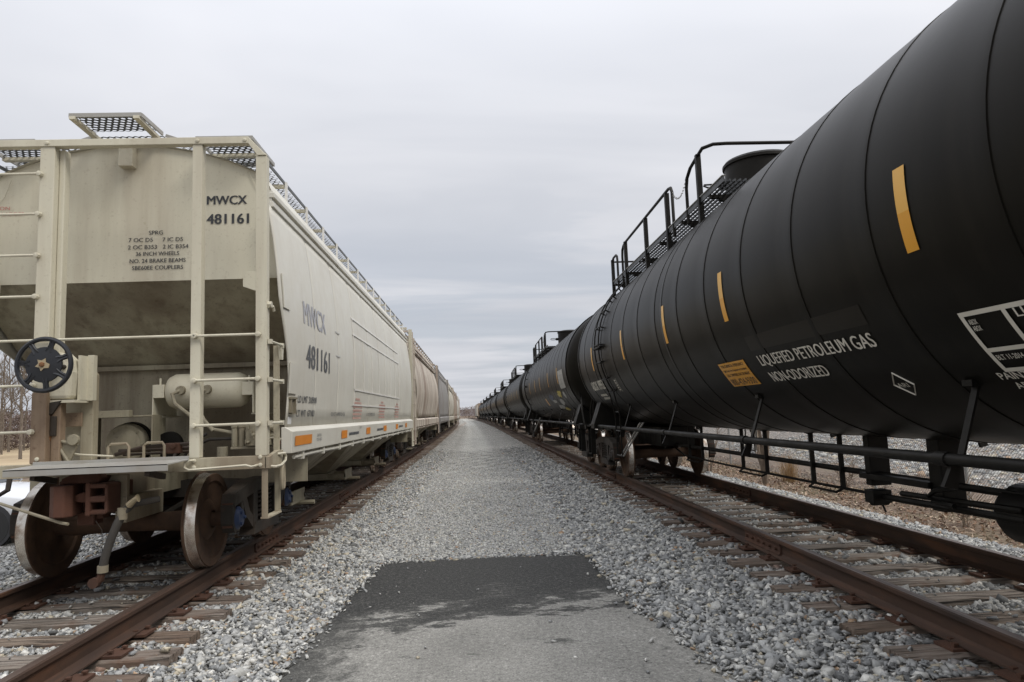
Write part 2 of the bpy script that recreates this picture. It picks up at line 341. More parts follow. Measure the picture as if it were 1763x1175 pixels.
# ---------------------------------------------------------------- mesh helpers
def bend(y): return -0.75 * (max(0.0, y) / 100.0) ** 2
def bend_np(y): return -0.75 * (np.maximum(0.0, y) / 100.0) ** 2
def heading(y): return -math.atan(-1.5 * max(0.0, y) / 1e4)
class MB:
    """collects boxes, beams, tubes, lathes; build() makes ONE mesh object"""
    def __init__(s): s.v = []; s.f = []; s.mi = []
    def add(s, vs, fs, mi=0):
        b = len(s.v); s.v += [tuple(x) for x in vs]
        s.f += [tuple(b + i for i in q) for q in fs]; s.mi += [mi] * len(fs); return s
    def box(s, x0, x1, y0, y1, z0, z1, mi=0):
        vs = [(x, y, z) for z in (z0, z1) for y in (y0, y1) for x in (x0, x1)]
        return s.add(vs, [(0, 2, 3, 1), (4, 5, 7, 6), (0, 1, 5, 4), (2, 6, 7, 3), (0, 4, 6, 2), (1, 3, 7, 5)], mi)
    def beam(s, p, q, w, h, up=(0, 0, 1), mi=0):
        p = Vector(p); q = Vector(q); d = (q - p).normalized(); u = Vector(up)
        if abs(d.dot(u)) > 0.98: u = Vector((0, 1, 0))
        sd = d.cross(u).normalized(); u = sd.cross(d)
        vs = [c + sd * (a * w / 2) + u * (b * h / 2) for c in (p, q) for a, b in ((-1, -1), (1, -1), (1, 1), (-1, 1))]
        return s.add(vs, [(3, 2, 1, 0), (4, 5, 6, 7), (0, 1, 5, 4), (1, 2, 6, 5), (2, 3, 7, 6), (3, 0, 4, 7)], mi)
    def tube(s, pts, r, n=6, mi=0, closed=False):
        P = [Vector(p) for p in pts]; k = len(P); rs = r if isinstance(r, (list, tuple)) else [r] * k
        T = []
        for i in range(k):
            a = P[(i - 1) % k] if (closed or i > 0) else P[i]; b = P[(i + 1) % k] if (closed or i < k - 1) else P[i]
            T.append((b - a).normalized())
        u = T[0].orthogonal().normalized(); vs = []
        for i in range(k):
            u = (u - T[i] * u.dot(T[i])).normalized(); w = T[i].cross(u)
            for j in range(n):
                a = 2 * math.pi * j / n; vs.append(P[i] + (u * math.cos(a) + w * math.sin(a)) * rs[i])
        fs = []
        for i in range(k if closed else k - 1):
            i2 = (i + 1) % k
            for j in range(n):
                j2 = (j + 1) % n; fs.append((i * n + j, i * n + j2, i2 * n + j2, i2 * n + j))
        if not closed: fs += [tuple(range(n - 1, -1, -1)), tuple((k - 1) * n + j for j in range(n))]
        return s.add(vs, fs, mi)
    def lathe(s, prof, axis, c, n=24, mis=None, caps=(True, True)):
        vs = []; fs = []; mi = []
        for t, r in prof:
            for j in range(n):
                a = 2 * math.pi * j / n; p, q = r * math.cos(a), r * math.sin(a)
                vs.append({'x': (c[0] + t, c[1] + p, c[2] + q), 'y': (c[0] + q, c[1] + t, c[2] + p), 'z': (c[0] + p, c[1] + q, c[2] + t)}[axis])
        for i in range(len(prof) - 1):
            for j in range(n):
                j2 = (j + 1) % n; fs.append((i * n + j, i * n + j2, (i + 1) * n + j2, (i + 1) * n + j)); mi.append(mis[i] if mis else 0)
        k = len(prof) - 1
        if caps[0]: fs.append(tuple(range(n - 1, -1, -1))); mi.append(mis[0] if mis else 0)
        if caps[1]: fs.append(tuple(k * n + j for j in range(n))); mi.append(mis[-1] if mis else 0)
        b = len(s.v); s.v += vs; s.f += [tuple(b + i for i in q) for q in fs]; s.mi += mi; return s
    def prism(s, poly, axis, a, b, mi=0):
        n = len(poly)
        def pt(p, t): return {'x': (t, p[0], p[1]), 'y': (p[0], t, p[1]), 'z': (p[0], p[1], t)}[axis]
        vs = [pt(p, a) for p in poly] + [pt(p, b) for p in poly]
        fs = [tuple(range(n - 1, -1, -1)), tuple(range(n, 2 * n))] + [(i, (i + 1) % n, n + (i + 1) % n, n + i) for i in range(n)]
        return s.add(vs, fs, mi)
    def grid(s, rows, mi=0):
        n = len(rows[0]); vs = [p for r in rows for p in r]
        return s.add(vs, [(i * n + j, i * n + j + 1, (i + 1) * n + j + 1, (i + 1) * n + j) for i in range(len(rows) - 1) for j in range(n - 1)], mi)
    def mesh(s, name, mats, smooth=False, off=(0, 0, 0)):
        me = bpy.data.meshes.new(name)
        vs = s.v if off == (0, 0, 0) else [(a - off[0], b - off[1], c - off[2]) for a, b, c in s.v]
        me.from_pydata(vs, [], s.f)
        for m in (mats if isinstance(mats, (list, tuple)) else [mats]): me.materials.append(M[m] if isinstance(m, str) else m)
        if any(s.mi): me.polygons.foreach_set('material_index', s.mi)
        import bmesh
        bm = bmesh.new(); bm.from_mesh(me); bmesh.ops.recalc_face_normals(bm, faces=bm.faces); bm.to_mesh(me); bm.free()
        if smooth:
            me.polygons.foreach_set('use_smooth', [True] * len(me.polygons)); me.set_sharp_from_angle(angle=R_(38))
        me.update(); return me
    def build(s, name, mats, parent=None, smooth=False, off=(0, 0, 0), bev=0, label=None):
        o = bpy.data.objects.new(name, s.mesh(name, mats, smooth, off)); col.objects.link(o)
        if parent: o.parent = parent
        if label: o['label'] = label
        if bev:
            b = o.modifiers.new('bevel', 'BEVEL'); b.width = bev; b.segments = 2; b.limit_method = 'ANGLE'; b.angle_limit = R_(50)
            b.harden_normals = False
        return o
def inst(name, me, parent=None, loc=(0, 0, 0), rot=(0, 0, 0)):
    o = bpy.data.objects.new(name, me); col.objects.link(o); o.location = loc; o.rotation_euler = rot
    if parent: o.parent = parent
    return o
def thing(name, label, cat, loc=(0, 0, 0), rz=0, group=None):
    o = bpy.data.objects.new(name, None); col.objects.link(o); o.empty_display_size = 0.3
    o.location = loc; o.rotation_euler = (0, 0, rz); o['label'] = label; o['category'] = cat
    if group: o['group'] = group
    return o
def tag(o, label, cat, group=None):
    o['label'] = label; o['category'] = cat
    if group: o['group'] = group
    return o
def kids(o): return [c for c in bpy.data.objects if c.parent == o]
def copy_tree(o, cmap, parent=None):
    c = o.copy(); col.objects.link(c)
    if parent: c.parent = parent
    for ch in cmap.get(o, ()): copy_tree(ch, cmap, c)
    return c
def child_map():
    d = {}
    for o in bpy.data.objects:
        if o.parent: d.setdefault(o.parent, []).append(o)
    return d
def text_mesh(s, mapf, mat, height, width=None, bold=0.0, align='LEFT', name='lettering', spacing=1.0):
    """flat lettering: cap height = height, total width fitted to `width`, then laid on a surface by mapf(u, v)"""
    cu = bpy.data.curves.new('t', 'FONT'); cu.body = s; cu.size = 1.0; cu.resolution_u = 3; cu.space_character = spacing
    ob = bpy.data.objects.new('t', cu); col.objects.link(ob); bpy.context.view_layer.update()
    me = bpy.data.meshes.new_from_object(ob.evaluated_get(bpy.context.evaluated_depsgraph_get()))
    bpy.data.objects.remove(ob); bpy.data.curves.remove(cu)
    n = len(me.vertices); co = np.zeros(n * 3); me.vertices.foreach_get('co', co); co = co.reshape(-1, 3)
    k = height / 0.70; x0, x1 = co[:, 0].min(), co[:, 0].max()
    kx = (width / (x1 - x0)) if width else k
    u = (co[:, 0] - x0) * kx; v = co[:, 1] * k
    if align == 'CENTER': u -= (x1 - x0) * kx / 2
    polys = [tuple(p.vertices) for p in me.polygons]; bpy.data.meshes.remove(me)
    V, F = [], []
    for q, du in enumerate((0.0,) if not bold else (-bold, 0.0, bold)):          # heavier strokes: shifted copies, each a hair prouder
        b = len(V); V += [tuple(Vector(mapf(a + du * height, c)) + Vector(mapf.nrm) * 0.0004 * q) for a, c in zip(u, v)]; F += [tuple(b + i for i in p) for p in polys]
    me = bpy.data.meshes.new(name); me.from_pydata(V, [], F); me.materials.append(M[mat]); me.update()
    return me
def put_text(parent, *a, **k):
    nrm = k.pop('nrm', (0, 0, 0)); a[1].nrm = nrm
    o = bpy.data.objects.new('lettering', text_mesh(*a, **k)); col.objects.link(o); o.parent = parent; return o
def hexgrate(mb, x0, x1, y0, y1, z, a=0.036, hole=0.66, th=0.0, mi=0, ux=(1, 0, 0), uy=(0, 1, 0), org=None):
    """steel walkway plate punched with staggered holes (real openings), laid in x,y at height z"""
    w = a * math.sqrt(3); nx = int((x1 - x0) / w); ny = int((y1 - y0) / (1.5 * a))
    for j in range(ny):
        for i in range(nx):
            cx = x0 + w * (i + 0.5 + 0.5 * (j % 2)); cy = y0 + 1.5 * a * j + a
            if cx > x1 - w * 0.4: continue
            o = [(cx + a * math.sin(k * math.pi / 3), cy + a * math.cos(k * math.pi / 3), z) for k in range(6)]
            q = [(cx + a * hole * 1.05 * math.sin(k * math.pi / 3), cy + a * hole * math.cos(k * math.pi / 3), z) for k in range(6)]
            if th:
                q2 = [(p[0], p[1], z - th) for p in q]
                mb.add(o + q + q2, [(k, (k + 1) % 6, 6 + (k + 1) % 6, 6 + k) for k in range(6)] + [(6 + k, 6 + (k + 1) % 6, 12 + (k + 1) % 6, 12 + k) for k in range(6)], mi)
            else:
                mb.add(o + q, [(k, (k + 1) % 6, 6 + (k + 1) % 6, 6 + k) for k in range(6)], mi)
    return mb
def arc(c, r, a0, a1, n, plane='yz'):
    out = []
    for i in range(n + 1):
        a = R_(a0 + (a1 - a0) * i / n); p, q = r * math.cos(a), r * math.sin(a)
        out.append({'yz': (c[0], c[1] + p, c[2] + q), 'xz': (c[0] + p, c[1], c[2] + q), 'xy': (c[0] + p, c[1] + q, c[2])}[plane])
    return out

# ---------------------------------------------------------------- ground, ballast, path, pavement
LX, RX, GAUGE = -3.495, 3.84, 1.51          # track centre lines, rail head spacing
RAIL_Z, TIE_Z = 0.35, 0.15
PX = [-9.0, -7.4, -6.4, -5.6, -4.9, -4.6, -2.4, -2.1, -1.7, -1.32, -1.0, 1.0, 1.18, 1.6, 2.1, 2.6, 5.0, 5.4, 6.0, 6.7, 7.4]
PZ = [-0.40, -0.13, -0.05, 0.01, 0.095, 0.106, 0.106, 0.085, 0.042, 0.0, -0.008, -0.008, 0.0, 0.045, 0.080, 0.106, 0.106, 0.08, -0.02, -0.20, -0.42]
def bed_z(x, y):
    z = np.interp(x, PX, PZ)
    return z + 0.012 * np.sin(x * 3.1 + y * 0.9) * np.cos(y * 1.7 - x * 1.3) + 0.008 * np.sin(x * 7.3 - y * 4.1)
def sheet(name, xs, ys, zf, mat, kind='structure', dobend=True):
    X, Y = np.meshgrid(xs, ys); Z = zf(X, Y); XB = X + (bend_np(Y) if dobend else 0)
    me = bpy.data.meshes.new(name); n, m = X.shape
    idx = np.arange(n * m).reshape(n, m)
    f = np.stack([idx[:-1, :-1], idx[:-1, 1:], idx[1:, 1:], idx[1:, :-1]], -1).reshape(-1, 4)
    me.from_pydata(np.stack([XB, Y, Z], -1).reshape(-1, 3).tolist(), [], f.tolist())
    me.polygons.foreach_set('use_smooth', [True] * len(me.polygons)); me.materials.append(M[mat]); me.update()
    o = bpy.data.objects.new(name, me); col.objects.link(o); o['kind'] = kind; return o
def ground_z(x, y):
    z = np.interp(x, [-400, -60, -12, -9, 6.5, 11.5, 14, 22, 60, 400], [-0.3, -0.25, -0.2, -0.2, -0.22, -0.24, -0.16, 0.10, 0.2, 0.2])
    return z + 0.02 * np.sin(x * 1.7 + y * 0.6) * np.cos(y * 0.83)
gx = np.concatenate([[-3000, -1200, -400, -150, -60, -30, -20], np.arange(-15, 25, 1.0), [28, 35, 50, 90, 200, 600, 3000]])
gy = np.concatenate([[-60, -20], np.arange(-8, 45, 1.0), [50, 60, 80, 110, 150, 220, 320, 600, 1200, 4000]])
sheet('ground', gx, gy, ground_z, 'dry_ground', dobend=False)
# fields and the stony bank are laid just above the ground sheet
sheet('gravel_lot', np.linspace(-17, -7.2, 20), np.linspace(-6, 26, 33), lambda x, y: ground_z(x, y) + 0.09 - 0.2 * np.clip((np.abs(x + 12.1) - 4.5) / 0.4, 0, 1), 'lot_gravel', dobend=False)
sheet('field', np.array([-900, -300, -120, -60, -40, -30, -24, -20]), np.array([12, 20, 28, 40, 60, 100, 200, 400, 900]), lambda x, y: ground_z(x, y) + 0.05, 'field_grass', dobend=False)
sheet('gravel_bank', np.concatenate([np.arange(10.2, 26, 0.7), [30, 40, 60]]), np.concatenate([np.arange(-4, 60, 1.0), [70, 90, 130, 200]]),
      lambda x, y: ground_z(x, y) + 0.05 - 0.25 * np.clip((11.2 + 0.4 * np.sin(y * 1.3) - x) / 0.8, 0, 1) + 0.35 * np.clip((x - 15) / 7, 0, 1), 'bank_gravel', dobend=False)
by = np.concatenate([np.arange(-4, 22, 0.25), np.arange(22, 60, 1.0), np.arange(60, 330, 6.0)])
sheet('ballast_bed', np.concatenate([np.arange(-9, -1.2, 0.15), np.arange(-1.2, 1.2, 0.3), np.arange(1.2, 7.41, 0.15)]), by, lambda x, y: bed_z(x, y) - 0.012, 'ballast')
sheet('gravel_path', np.linspace(-1.45, 1.40, 20), np.concatenate([np.arange(8.2, 22, 0.25), np.arange(22, 60, 1.0), np.arange(60, 330, 6.0)]),
      lambda x, y: bed_z(x, y) + 0.006 - 0.06 * np.clip((np.abs(x + 0.02 + 0.08 * np.sin(y * 1.9)) - 1.12) / 0.2, 0, 1) ** 2 - 0.03 * np.clip((8.5 - y) / 0.3, 0, 1), 'ballast')
def pavement():
    xl = [(-1.62, 2.0), (-1.5, 4.0), (-1.44, 4.92), (-1.43, 5.82), (-1.345, 6.83), (-1.27, 8.14), (-1.22, 8.66)]
    xr = [(1.75, 2.0), (1.62, 4.0), (1.59, 4.46), (1.56, 4.75), (1.52, 5.19), (1.48, 5.68), (1.36, 6.12), (1.33, 6.72), (1.29, 7.58), (1.33, 8.42)]
    yl = np.array([p[1] for p in xl]); yr = np.array([p[1] for p in xr])
    rows = []
    n = 60
    for i in range(n + 1):
        t = i / n; row = []
        for j in range(41):
            s = j / 40
            yL = 2.0 + (8.68 - 2.0) * t; yR = 2.0 + (8.42 - 2.0) * t
            y = yL * (1 - s) + yR * s
            if i == n: y += 0.05 * math.sin(s * 13 + 1) + 0.035 * math.sin(s * 37) + 0.03 * math.sin(s * 83)
            a = np.interp(y, yl, [p[0] for p in xl]) + 0.02 * math.sin(y * 9) + 0.012 * math.sin(y * 23); b = np.interp(y, yr, [p[0] for p in xr]) + 0.02 * math.sin(y * 8 + 1) + 0.012 * math.sin(y * 19)
            x = a * (1 - s) + b * s
            edge = min(s, 1 - s, 1 - t) * 40
            z = 0.028 + 0.012 * (1 - (2 * s - 1) ** 2) - (0.035 if edge < 0.5 else 0.0)
            row.append((x, y, z))
        rows.append(row)
    mb = MB(); mb.grid(rows); o = mb.build('asphalt_pavement', 'asphalt', smooth=True); o['kind'] = 'structure'
pavement()

# ---------------------------------------------------------------- loose stone
BOXF = np.array([(0, 2, 3, 1), (4, 5, 7, 6), (0, 1, 5, 4), (2, 6, 7, 3), (0, 4, 6, 2), (1, 3, 7, 5)])
BOXV = np.array([(x, y, z) for z in (-1, 1) for y in (-1, 1) for x in (-1, 1)], float)
OCTV = np.array([(1, 0, 0), (-1, 0, 0), (0, 1, 0), (0, -1, 0), (0, 0, 1), (0, 0, -1)], float)
OCTF = np.array([(0, 2, 4), (2, 1, 4), (1, 3, 4), (3, 0, 4), (2, 0, 5), (1, 2, 5), (3, 1, 5), (0, 3, 5)])
def rot_mats(n):
    q = rng.normal(size=(n, 4)); q /= np.linalg.norm(q, axis=1)[:, None]; w, x, y, z = q.T
    return np.stack([1 - 2 * (y * y + z * z), 2 * (x * y - z * w), 2 * (x * z + y * w), 2 * (x * y + z * w), 1 - 2 * (x * x + z * z), 2 * (y * z - x * w),
                     2 * (x * z - y * w), 2 * (y * z + x * w), 1 - 2 * (x * x + y * y)], -1).reshape(n, 3, 3)
PAL = np.array([(0.145, 0.146, 0.142), (0.25, 0.253, 0.248), (0.35, 0.349, 0.334), (0.445, 0.438, 0.405), (0.56, 0.545, 0.50), (0.44, 0.39, 0.295), (0.32, 0.22, 0.14)])
def stones(name, x, y, z, size, probs, octa=False, flat=0.7, rust=None):
    n = len(x); V = OCTV if octa else BOXV; F = OCTF if octa else BOXF; k = len(V)
    jit = rng.normal(0, 0.30 if not octa else 0.22, (n, k, 3)); sc = np.stack([rng.uniform(0.8, 1.5, n), rng.uniform(0.6, 1.1, n), rng.uniform(0.35, 0.75, n)], -1)
    P = (V[None] * (0.78 if not octa else 1.1) + jit) * sc[:, None, :] * size[:, None, None]
    P = np.einsum('nij,nkj->nki', rot_mats(n), P); P[:, :, 2] *= flat
    P += np.stack([x + bend_np(y), y, z], -1)[:, None, :]
    c = PAL[rng.choice(len(PAL), n, p=probs)] * rng.uniform(0.8, 1.15, (n, 1))
    if rust is not None: c = c * (1 - rust[:, None]) + np.array([0.20, 0.085, 0.035]) * rust[:, None]
    fv = F.shape[1]; faces = (F[None] + (np.arange(n) * k)[:, None, None]).reshape(-1)
    me = bpy.data.meshes.new(name); nf = n * len(F)
    me.vertices.add(n * k); me.vertices.foreach_set('co', P.reshape(-1)); me.loops.add(nf * fv); me.loops.foreach_set('vertex_index', faces)
    me.polygons.add(nf); me.polygons.foreach_set('loop_start', np.arange(nf) * fv)
    me.update(calc_edges=True); me.validate()
    at = me.attributes.new('col', 'FLOAT_COLOR', 'POINT')
    at.data.foreach_set('color', np.repeat(np.concatenate([c, np.ones((n, 1))], 1), k, axis=0).reshape(-1))
    me.materials.append(M['stone'])
    o = bpy.data.objects.new(name, me); col.objects.link(o); o['kind'] = 'stuff'; return o
TIE_R0, TIE_RS, TIE_L0, TIE_LS = 1.81, 0.53, 2.12, 0.512
def scatter(x0, x1, y0, y1, dens, fall=None):
    n = int((x1 - x0) * (y1 - y0) * dens); x = rng.uniform(x0, x1, n); y = rng.uniform(y0, y1, n)
    if fall:
        k = rng.random(n) < np.clip(fall / y, 0, 1) ** 1.2 * np.clip((y1 - y) / (0.55 * (y1 - y0)), 0, 1) ** 0.8; x, y = x[k], y[k]
    return x, y
def ballast_stones(name, x0, x1, y0, y1, dens, mean, probs, xc, t0, ts, fall):
    x, y = scatter(x0, x1, y0, y1, dens, fall); dx = np.abs(x - xc)
    ph = np.abs(((y - t0) / ts + 0.5) % 1 - 0.5) * ts
    on_tie = (ph < 0.125) & (dx < 1.27); rail = np.abs(dx - GAUGE / 2) < 0.085
    keep = (~on_tie | (rng.random(len(x)) < 0.02)) & ~rail
    L, Rr = np.interp(y, [2, 4.9, 6.8, 8.7, 8.75], [-1.5, -1.42, -1.32, -1.2, 9]), np.interp(y, [2, 4.4, 5.2, 6.1, 8.5, 8.55], [1.72, 1.6, 1.52, 1.36, 1.31, -9])
    keep &= ~((x > L) & (x < Rr))
    x, y, on_tie = x[keep], y[keep], on_tie[keep]; n = len(x)
    size = np.clip(rng.lognormal(math.log(mean / 2), 0.34, n), 0.007, 0.055)
    z = bed_z(x, y) + size * rng.uniform(-0.25, 0.35, n); z[on_tie] = TIE_Z + size[on_tie] * 0.4
    rust = np.clip(1.0 - np.abs(np.abs(x - xc) - GAUGE / 2 - 0.08) / 0.28, 0, 1) * (rng.random(n) < 0.35) * rng.uniform(0.2, 0.9, n)
    return stones(name, x, y, z, size, probs, rust=rust)
PR = np.array([0.12, 0.27, 0.31, 0.20, 0.06, 0.03, 0.01]); PL = np.array([0.10, 0.20, 0.28, 0.23, 0.09, 0.08, 0.02])
ballast_stones('ballast_stones', 1.1, 5.2, 3.0, 36, 1150, 0.041, PR, RX, TIE_R0, TIE_RS, 10)
ballast_stones('ballast_stones', 5.2, 6.7, 5.0, 26, 800, 0.041, PR, RX, TIE_R0, TIE_RS, 12)
ballast_stones('ballast_stones', -5.0, -1.15, 3.8, 36, 1500, 0.033, PL, LX, TIE_L0, TIE_LS, 10)
ballast_stones('ballast_stones', -7.6, -5.0, 5.5, 18, 420, 0.036, PL, LX, TIE_L0, TIE_LS, 10)
def path_stones():
    x, y = scatter(-1.35, 1.35, 8.40, 34, 3600, 10.5); n = len(x); size = np.clip(rng.lognormal(math.log(0.0125), 0.35, n), 0.005, 0.028)
    stones('path_stones', x, y, bed_z(x, y) + 0.004 + size * 0.25, size, np.array([0.07, 0.15, 0.27, 0.28, 0.17, 0.05, 0.01]), octa=True)
    x, y = scatter(-1.35, 1.45, 3.6, 8.4, 9); n = len(x)
    k = rng.random(n) < np.clip((np.abs(x) - 0.2) * 0.9, 0.12, 1); x, y = x[k], y[k]; n = len(x); size = rng.uniform(0.006, 0.02, n)
    stones('path_stones', x, y, np.full(n, 0.045), size, np.array([0.1, 0.2, 0.25, 0.2, 0.15, 0.08, 0.02]))
path_stones()
def spill():
    # stones kicked over the rim of the pavement
    xs, ys = [], []
    for _ in range(900):
        y = rng.uniform(3.4, 8.6); s = rng.choice([-1, 1]); e = np.interp(y, [3.4, 4.9, 6.8, 8.7], [-1.53, -1.44, -1.345, -1.22]) if s < 0 else np.interp(y, [3.4, 4.4, 5.2, 6.1, 8.5], [1.66, 1.6, 1.52, 1.36, 1.31])
        xs.append(e - s * abs(rng.normal(0, 0.05))); ys.append(y)
    for _ in range(700): xs.append(rng.uniform(-1.25, 1.33)); ys.append(8.52 - abs(rng.normal(0, 0.06)))
    n = len(xs); size = np.clip(rng.lognormal(math.log(0.013), 0.4, n), 0.005, 0.035)
    stones('spilled_stones', np.array(xs), np.array(ys), np.full(n, 0.034) + size * 0.3, size, PL)
spill()
# ---------------------------------------------------------------- tracks
RAILP = [(-0.076, 0), (0.076, 0), (0.076, 0.010), (0.030, 0.024), (0.0095, 0.038), (0.0085, 0.115), (0.012, 0.132), (0.037, 0.143), (0.038, 0.170), (0.030, 0.180),
         (-0.030, 0.180), (-0.038, 0.170), (-0.037, 0.143), (-0.012, 0.132), (-0.0085, 0.115), (-0.0095, 0.038), (-0.030, 0.024), (-0.076, 0.010)]
def rail_mesh(xc):
    ys = list(np.arange(-6, 30, 2.0)) + list(np.arange(30, 330, 10.0)); mb = MB(); n = len(RAILP)
    vs = [(xc + bend(y) + px, y, 0.17 + pz) for y in ys for px, pz in RAILP]; mb.v = vs
    for i in range(len(ys) - 1):
        for j in range(n):
            j2 = (j + 1) % n; mb.f.append((i * n + j, i * n + j2, (i + 1) * n + j2, (i + 1) * n + j)); mb.mi.append(1 if j == 9 else 0)
    mb.f.append(tuple(range(n))); mb.mi.append(0)
    return mb
def tie_meshes():
    out = []
    for k in range(7):
        mb = MB(); rows = []; hw, hl, t = 0.114, 1.27, 0.17
        xs = np.linspace(-hl, hl, 9)
        for i, x in enumerate(xs):
            d = [random.uniform(-0.006, 0.006) for _ in range(6)]; ww = hw + random.uniform(-0.008, 0.006)
            sag = -0.012 * abs(x) if k % 3 == 0 else 0
            rows.append([(x, -ww, -t), (x + d[0], -ww + d[1], -0.016 + sag), (x, -ww + 0.016, d[2] + sag), (x, 0, d[3] + sag), (x, ww - 0.016, d[4] + sag), (x + d[5], ww + d[1], -0.016 + sag), (x, ww, -t)])
        mb.grid(rows); mb.add(rows[0], [tuple(range(7))]); mb.add(rows[-1], [tuple(range(6, -1, -1))])
        out.append(mb.mesh('sleeper', 'tie_wood'))
    return out
def plate_mesh():
    mb = MB(); mb.box(-0.18, 0.18, -0.09, 0.09, 0.0, 0.019)
    for sx, sy in ((-0.092, 0.05), (0.092, -0.05), (-0.135, -0.055), (0.14, 0.05)):
        mb.box(sx - 0.011, sx + 0.011, sy - 0.011, sy + 0.011, 0.015, 0.034); mb.box(sx - 0.02 if sx > 0 else sx - 0.012, sx + 0.012 if sx > 0 else sx + 0.02, sy - 0.016, sy + 0.016, 0.034, 0.046)
    return mb.mesh('tie_plate', 'rust')
TIES = tie_meshes(); PLATE = plate_mesh()
def joint_mesh():
    mb = MB()
    for s in (-1, 1):
        mb.prism([(s * 0.010, 0.030), (s * 0.045, 0.030), (s * 0.030, 0.060), (s * 0.028, 0.110), (s * 0.040, 0.139), (s * 0.012, 0.139)], 'y', -0.46, 0.46)
        for k in range(6): mb.lathe([(0, 0.017), (s * 0.030, 0.017)], 'x', (s * 0.027, -0.38 + 0.152 * k, 0.085), 6)
    return mb.mesh('joint_bar', 'rust')
JOINT = joint_mesh()
def track(label, xc, t0, ts, joints):
    tr = thing('railway_track', label, 'railway track', (0, 0, 0), 0)
    for s in (-1, 1):
        r = rail_mesh(xc + s * GAUGE / 2).build('rail', ['rail_rust', 'rail_head'], tr, smooth=True)
        for jx, jy in joints:
            if jx == s: inst('joint_bar', JOINT, r, (xc + s * GAUGE / 2 + bend(jy), jy, 0.17))
    n = int((64 - t0) / ts)
    for i in range(n):
        y = t0 + i * ts
        if y < 2.2: continue
        o = inst('sleeper', TIES[i * 5 % 7], tr, (xc + bend(y) + random.uniform(-0.035, 0.035), y + random.uniform(-0.025, 0.025), TIE_Z + random.uniform(-0.008, 0.0)), (0, 0, random.uniform(-0.025, 0.025) + (math.pi if i % 2 else 0)))
        if y < 34:
            for s in (-1, 1):
                p = inst('tie_plate', PLATE, o, (s * GAUGE / 2, 0, 0.004))
    far = MB()
    for i in range(n, int((320 - t0) / ts)):
        y = t0 + i * ts; x = xc + bend(y); far.box(x - 1.27, x + 1.27, y - 0.11, y + 0.11, 0.0, TIE_Z - 0.004)
    o = far.build('far_sleepers', 'tie_wood', tr); o['kind'] = 'stuff'
    return tr
track('rusty rails on weathered ties under the line of beige hopper cars', LX, TIE_L0, TIE_LS, [(1, 9.05), (1, 14.2), (-1, 11.5)])
track('rusty rails on weathered ties under the line of black tank cars', RX, TIE_R0, TIE_RS, [(-1, 7.5), (-1, 15.9), (1, 12.0)])

# ---------------------------------------------------------------- trucks (bogies), couplers
def wheel_mb(s, r=0.457):
    """wheel of a wheelset; s=+1 for the wheel at +x; tread outward, flange inward"""
    mb = MB(); x = s * GAUGE / 2
    prof = [(0.066, r - 0.075), (0.066, r - 0.008), (0.058, r - 0.002), (-0.025, r + 0.002), (-0.036, r + 0.010), (-0.046, r + 0.027), (-0.060, r + 0.024), (-0.066, r + 0.005), (-0.066, r - 0.085),
            (-0.045, r - 0.10), (-0.025, 0.19), (-0.060, 0.13), (-0.062, 0.085)]
    mis = [0, 0, 1, 1, 0, 0, 0, 0, 0, 0, 0, 0]
    mb.lathe([(s * a, b) for a, b in prof], 'x', (x, 0, r), 40, mis, caps=(False, False))
    mb.lathe([(s * 0.066, r - 0.075), (s * 0.045, r - 0.09), (s * 0.005, 0.20), (s * 0.050, 0.13), (s * 0.055, 0.085)], 'x', (x, 0, r), 40, None, caps=(False, False))
    return mb
def side_frame_mb(s):
    mb = MB(); x0, x1 = s * 0.93, s * 1.07
    def slab(poly, a=x0, b=x1): mb.prism(poly, 'x', a, b)
    slab([(-1.02, 0.58), (-0.98, 0.70), (-0.62, 0.78), (-0.30, 0.80), (0.30, 0.80), (0.62, 0.78), (0.98, 0.70), (1.02, 0.58), (0.60, 0.64), (0.30, 0.67), (-0.30, 0.67), (-0.60, 0.64)])
    for k in (-1, 1):
        slab([(k * 0.36, 0.24), (k * 0.66, 0.44), (k * 0.78, 0.64), (k * 0.66, 0.66), (k * 0.54, 0.48), (k * 0.30, 0.33)], s * 0.936, s * 1.064)
        slab([(k * 1.04, 0.60), (k * 1.04, 0.42), (k * 0.99, 0.33), (k * 0.93, 0.33), (k * 0.97, 0.44), (k * 0.97, 0.62)], s * 0.94, s * 1.06)
        slab([(k * 0.80, 0.64), (k * 0.80, 0.40), (k * 0.76, 0.40), (k * 0.70, 0.64)], s * 0.94, s * 1.06)
        slab([(k * 0.44, 0.70), (k * 0.44, 0.30), (k * 0.30, 0.30), (k * 0.30, 0.70)], s * 0.933, s * 1.067)
    slab([(-0.46, 0.22), (0.46, 0.22), (0.40, 0.34), (-0.40, 0.34)], s * 0.92, s * 1.08)
    return mb
TM = {}
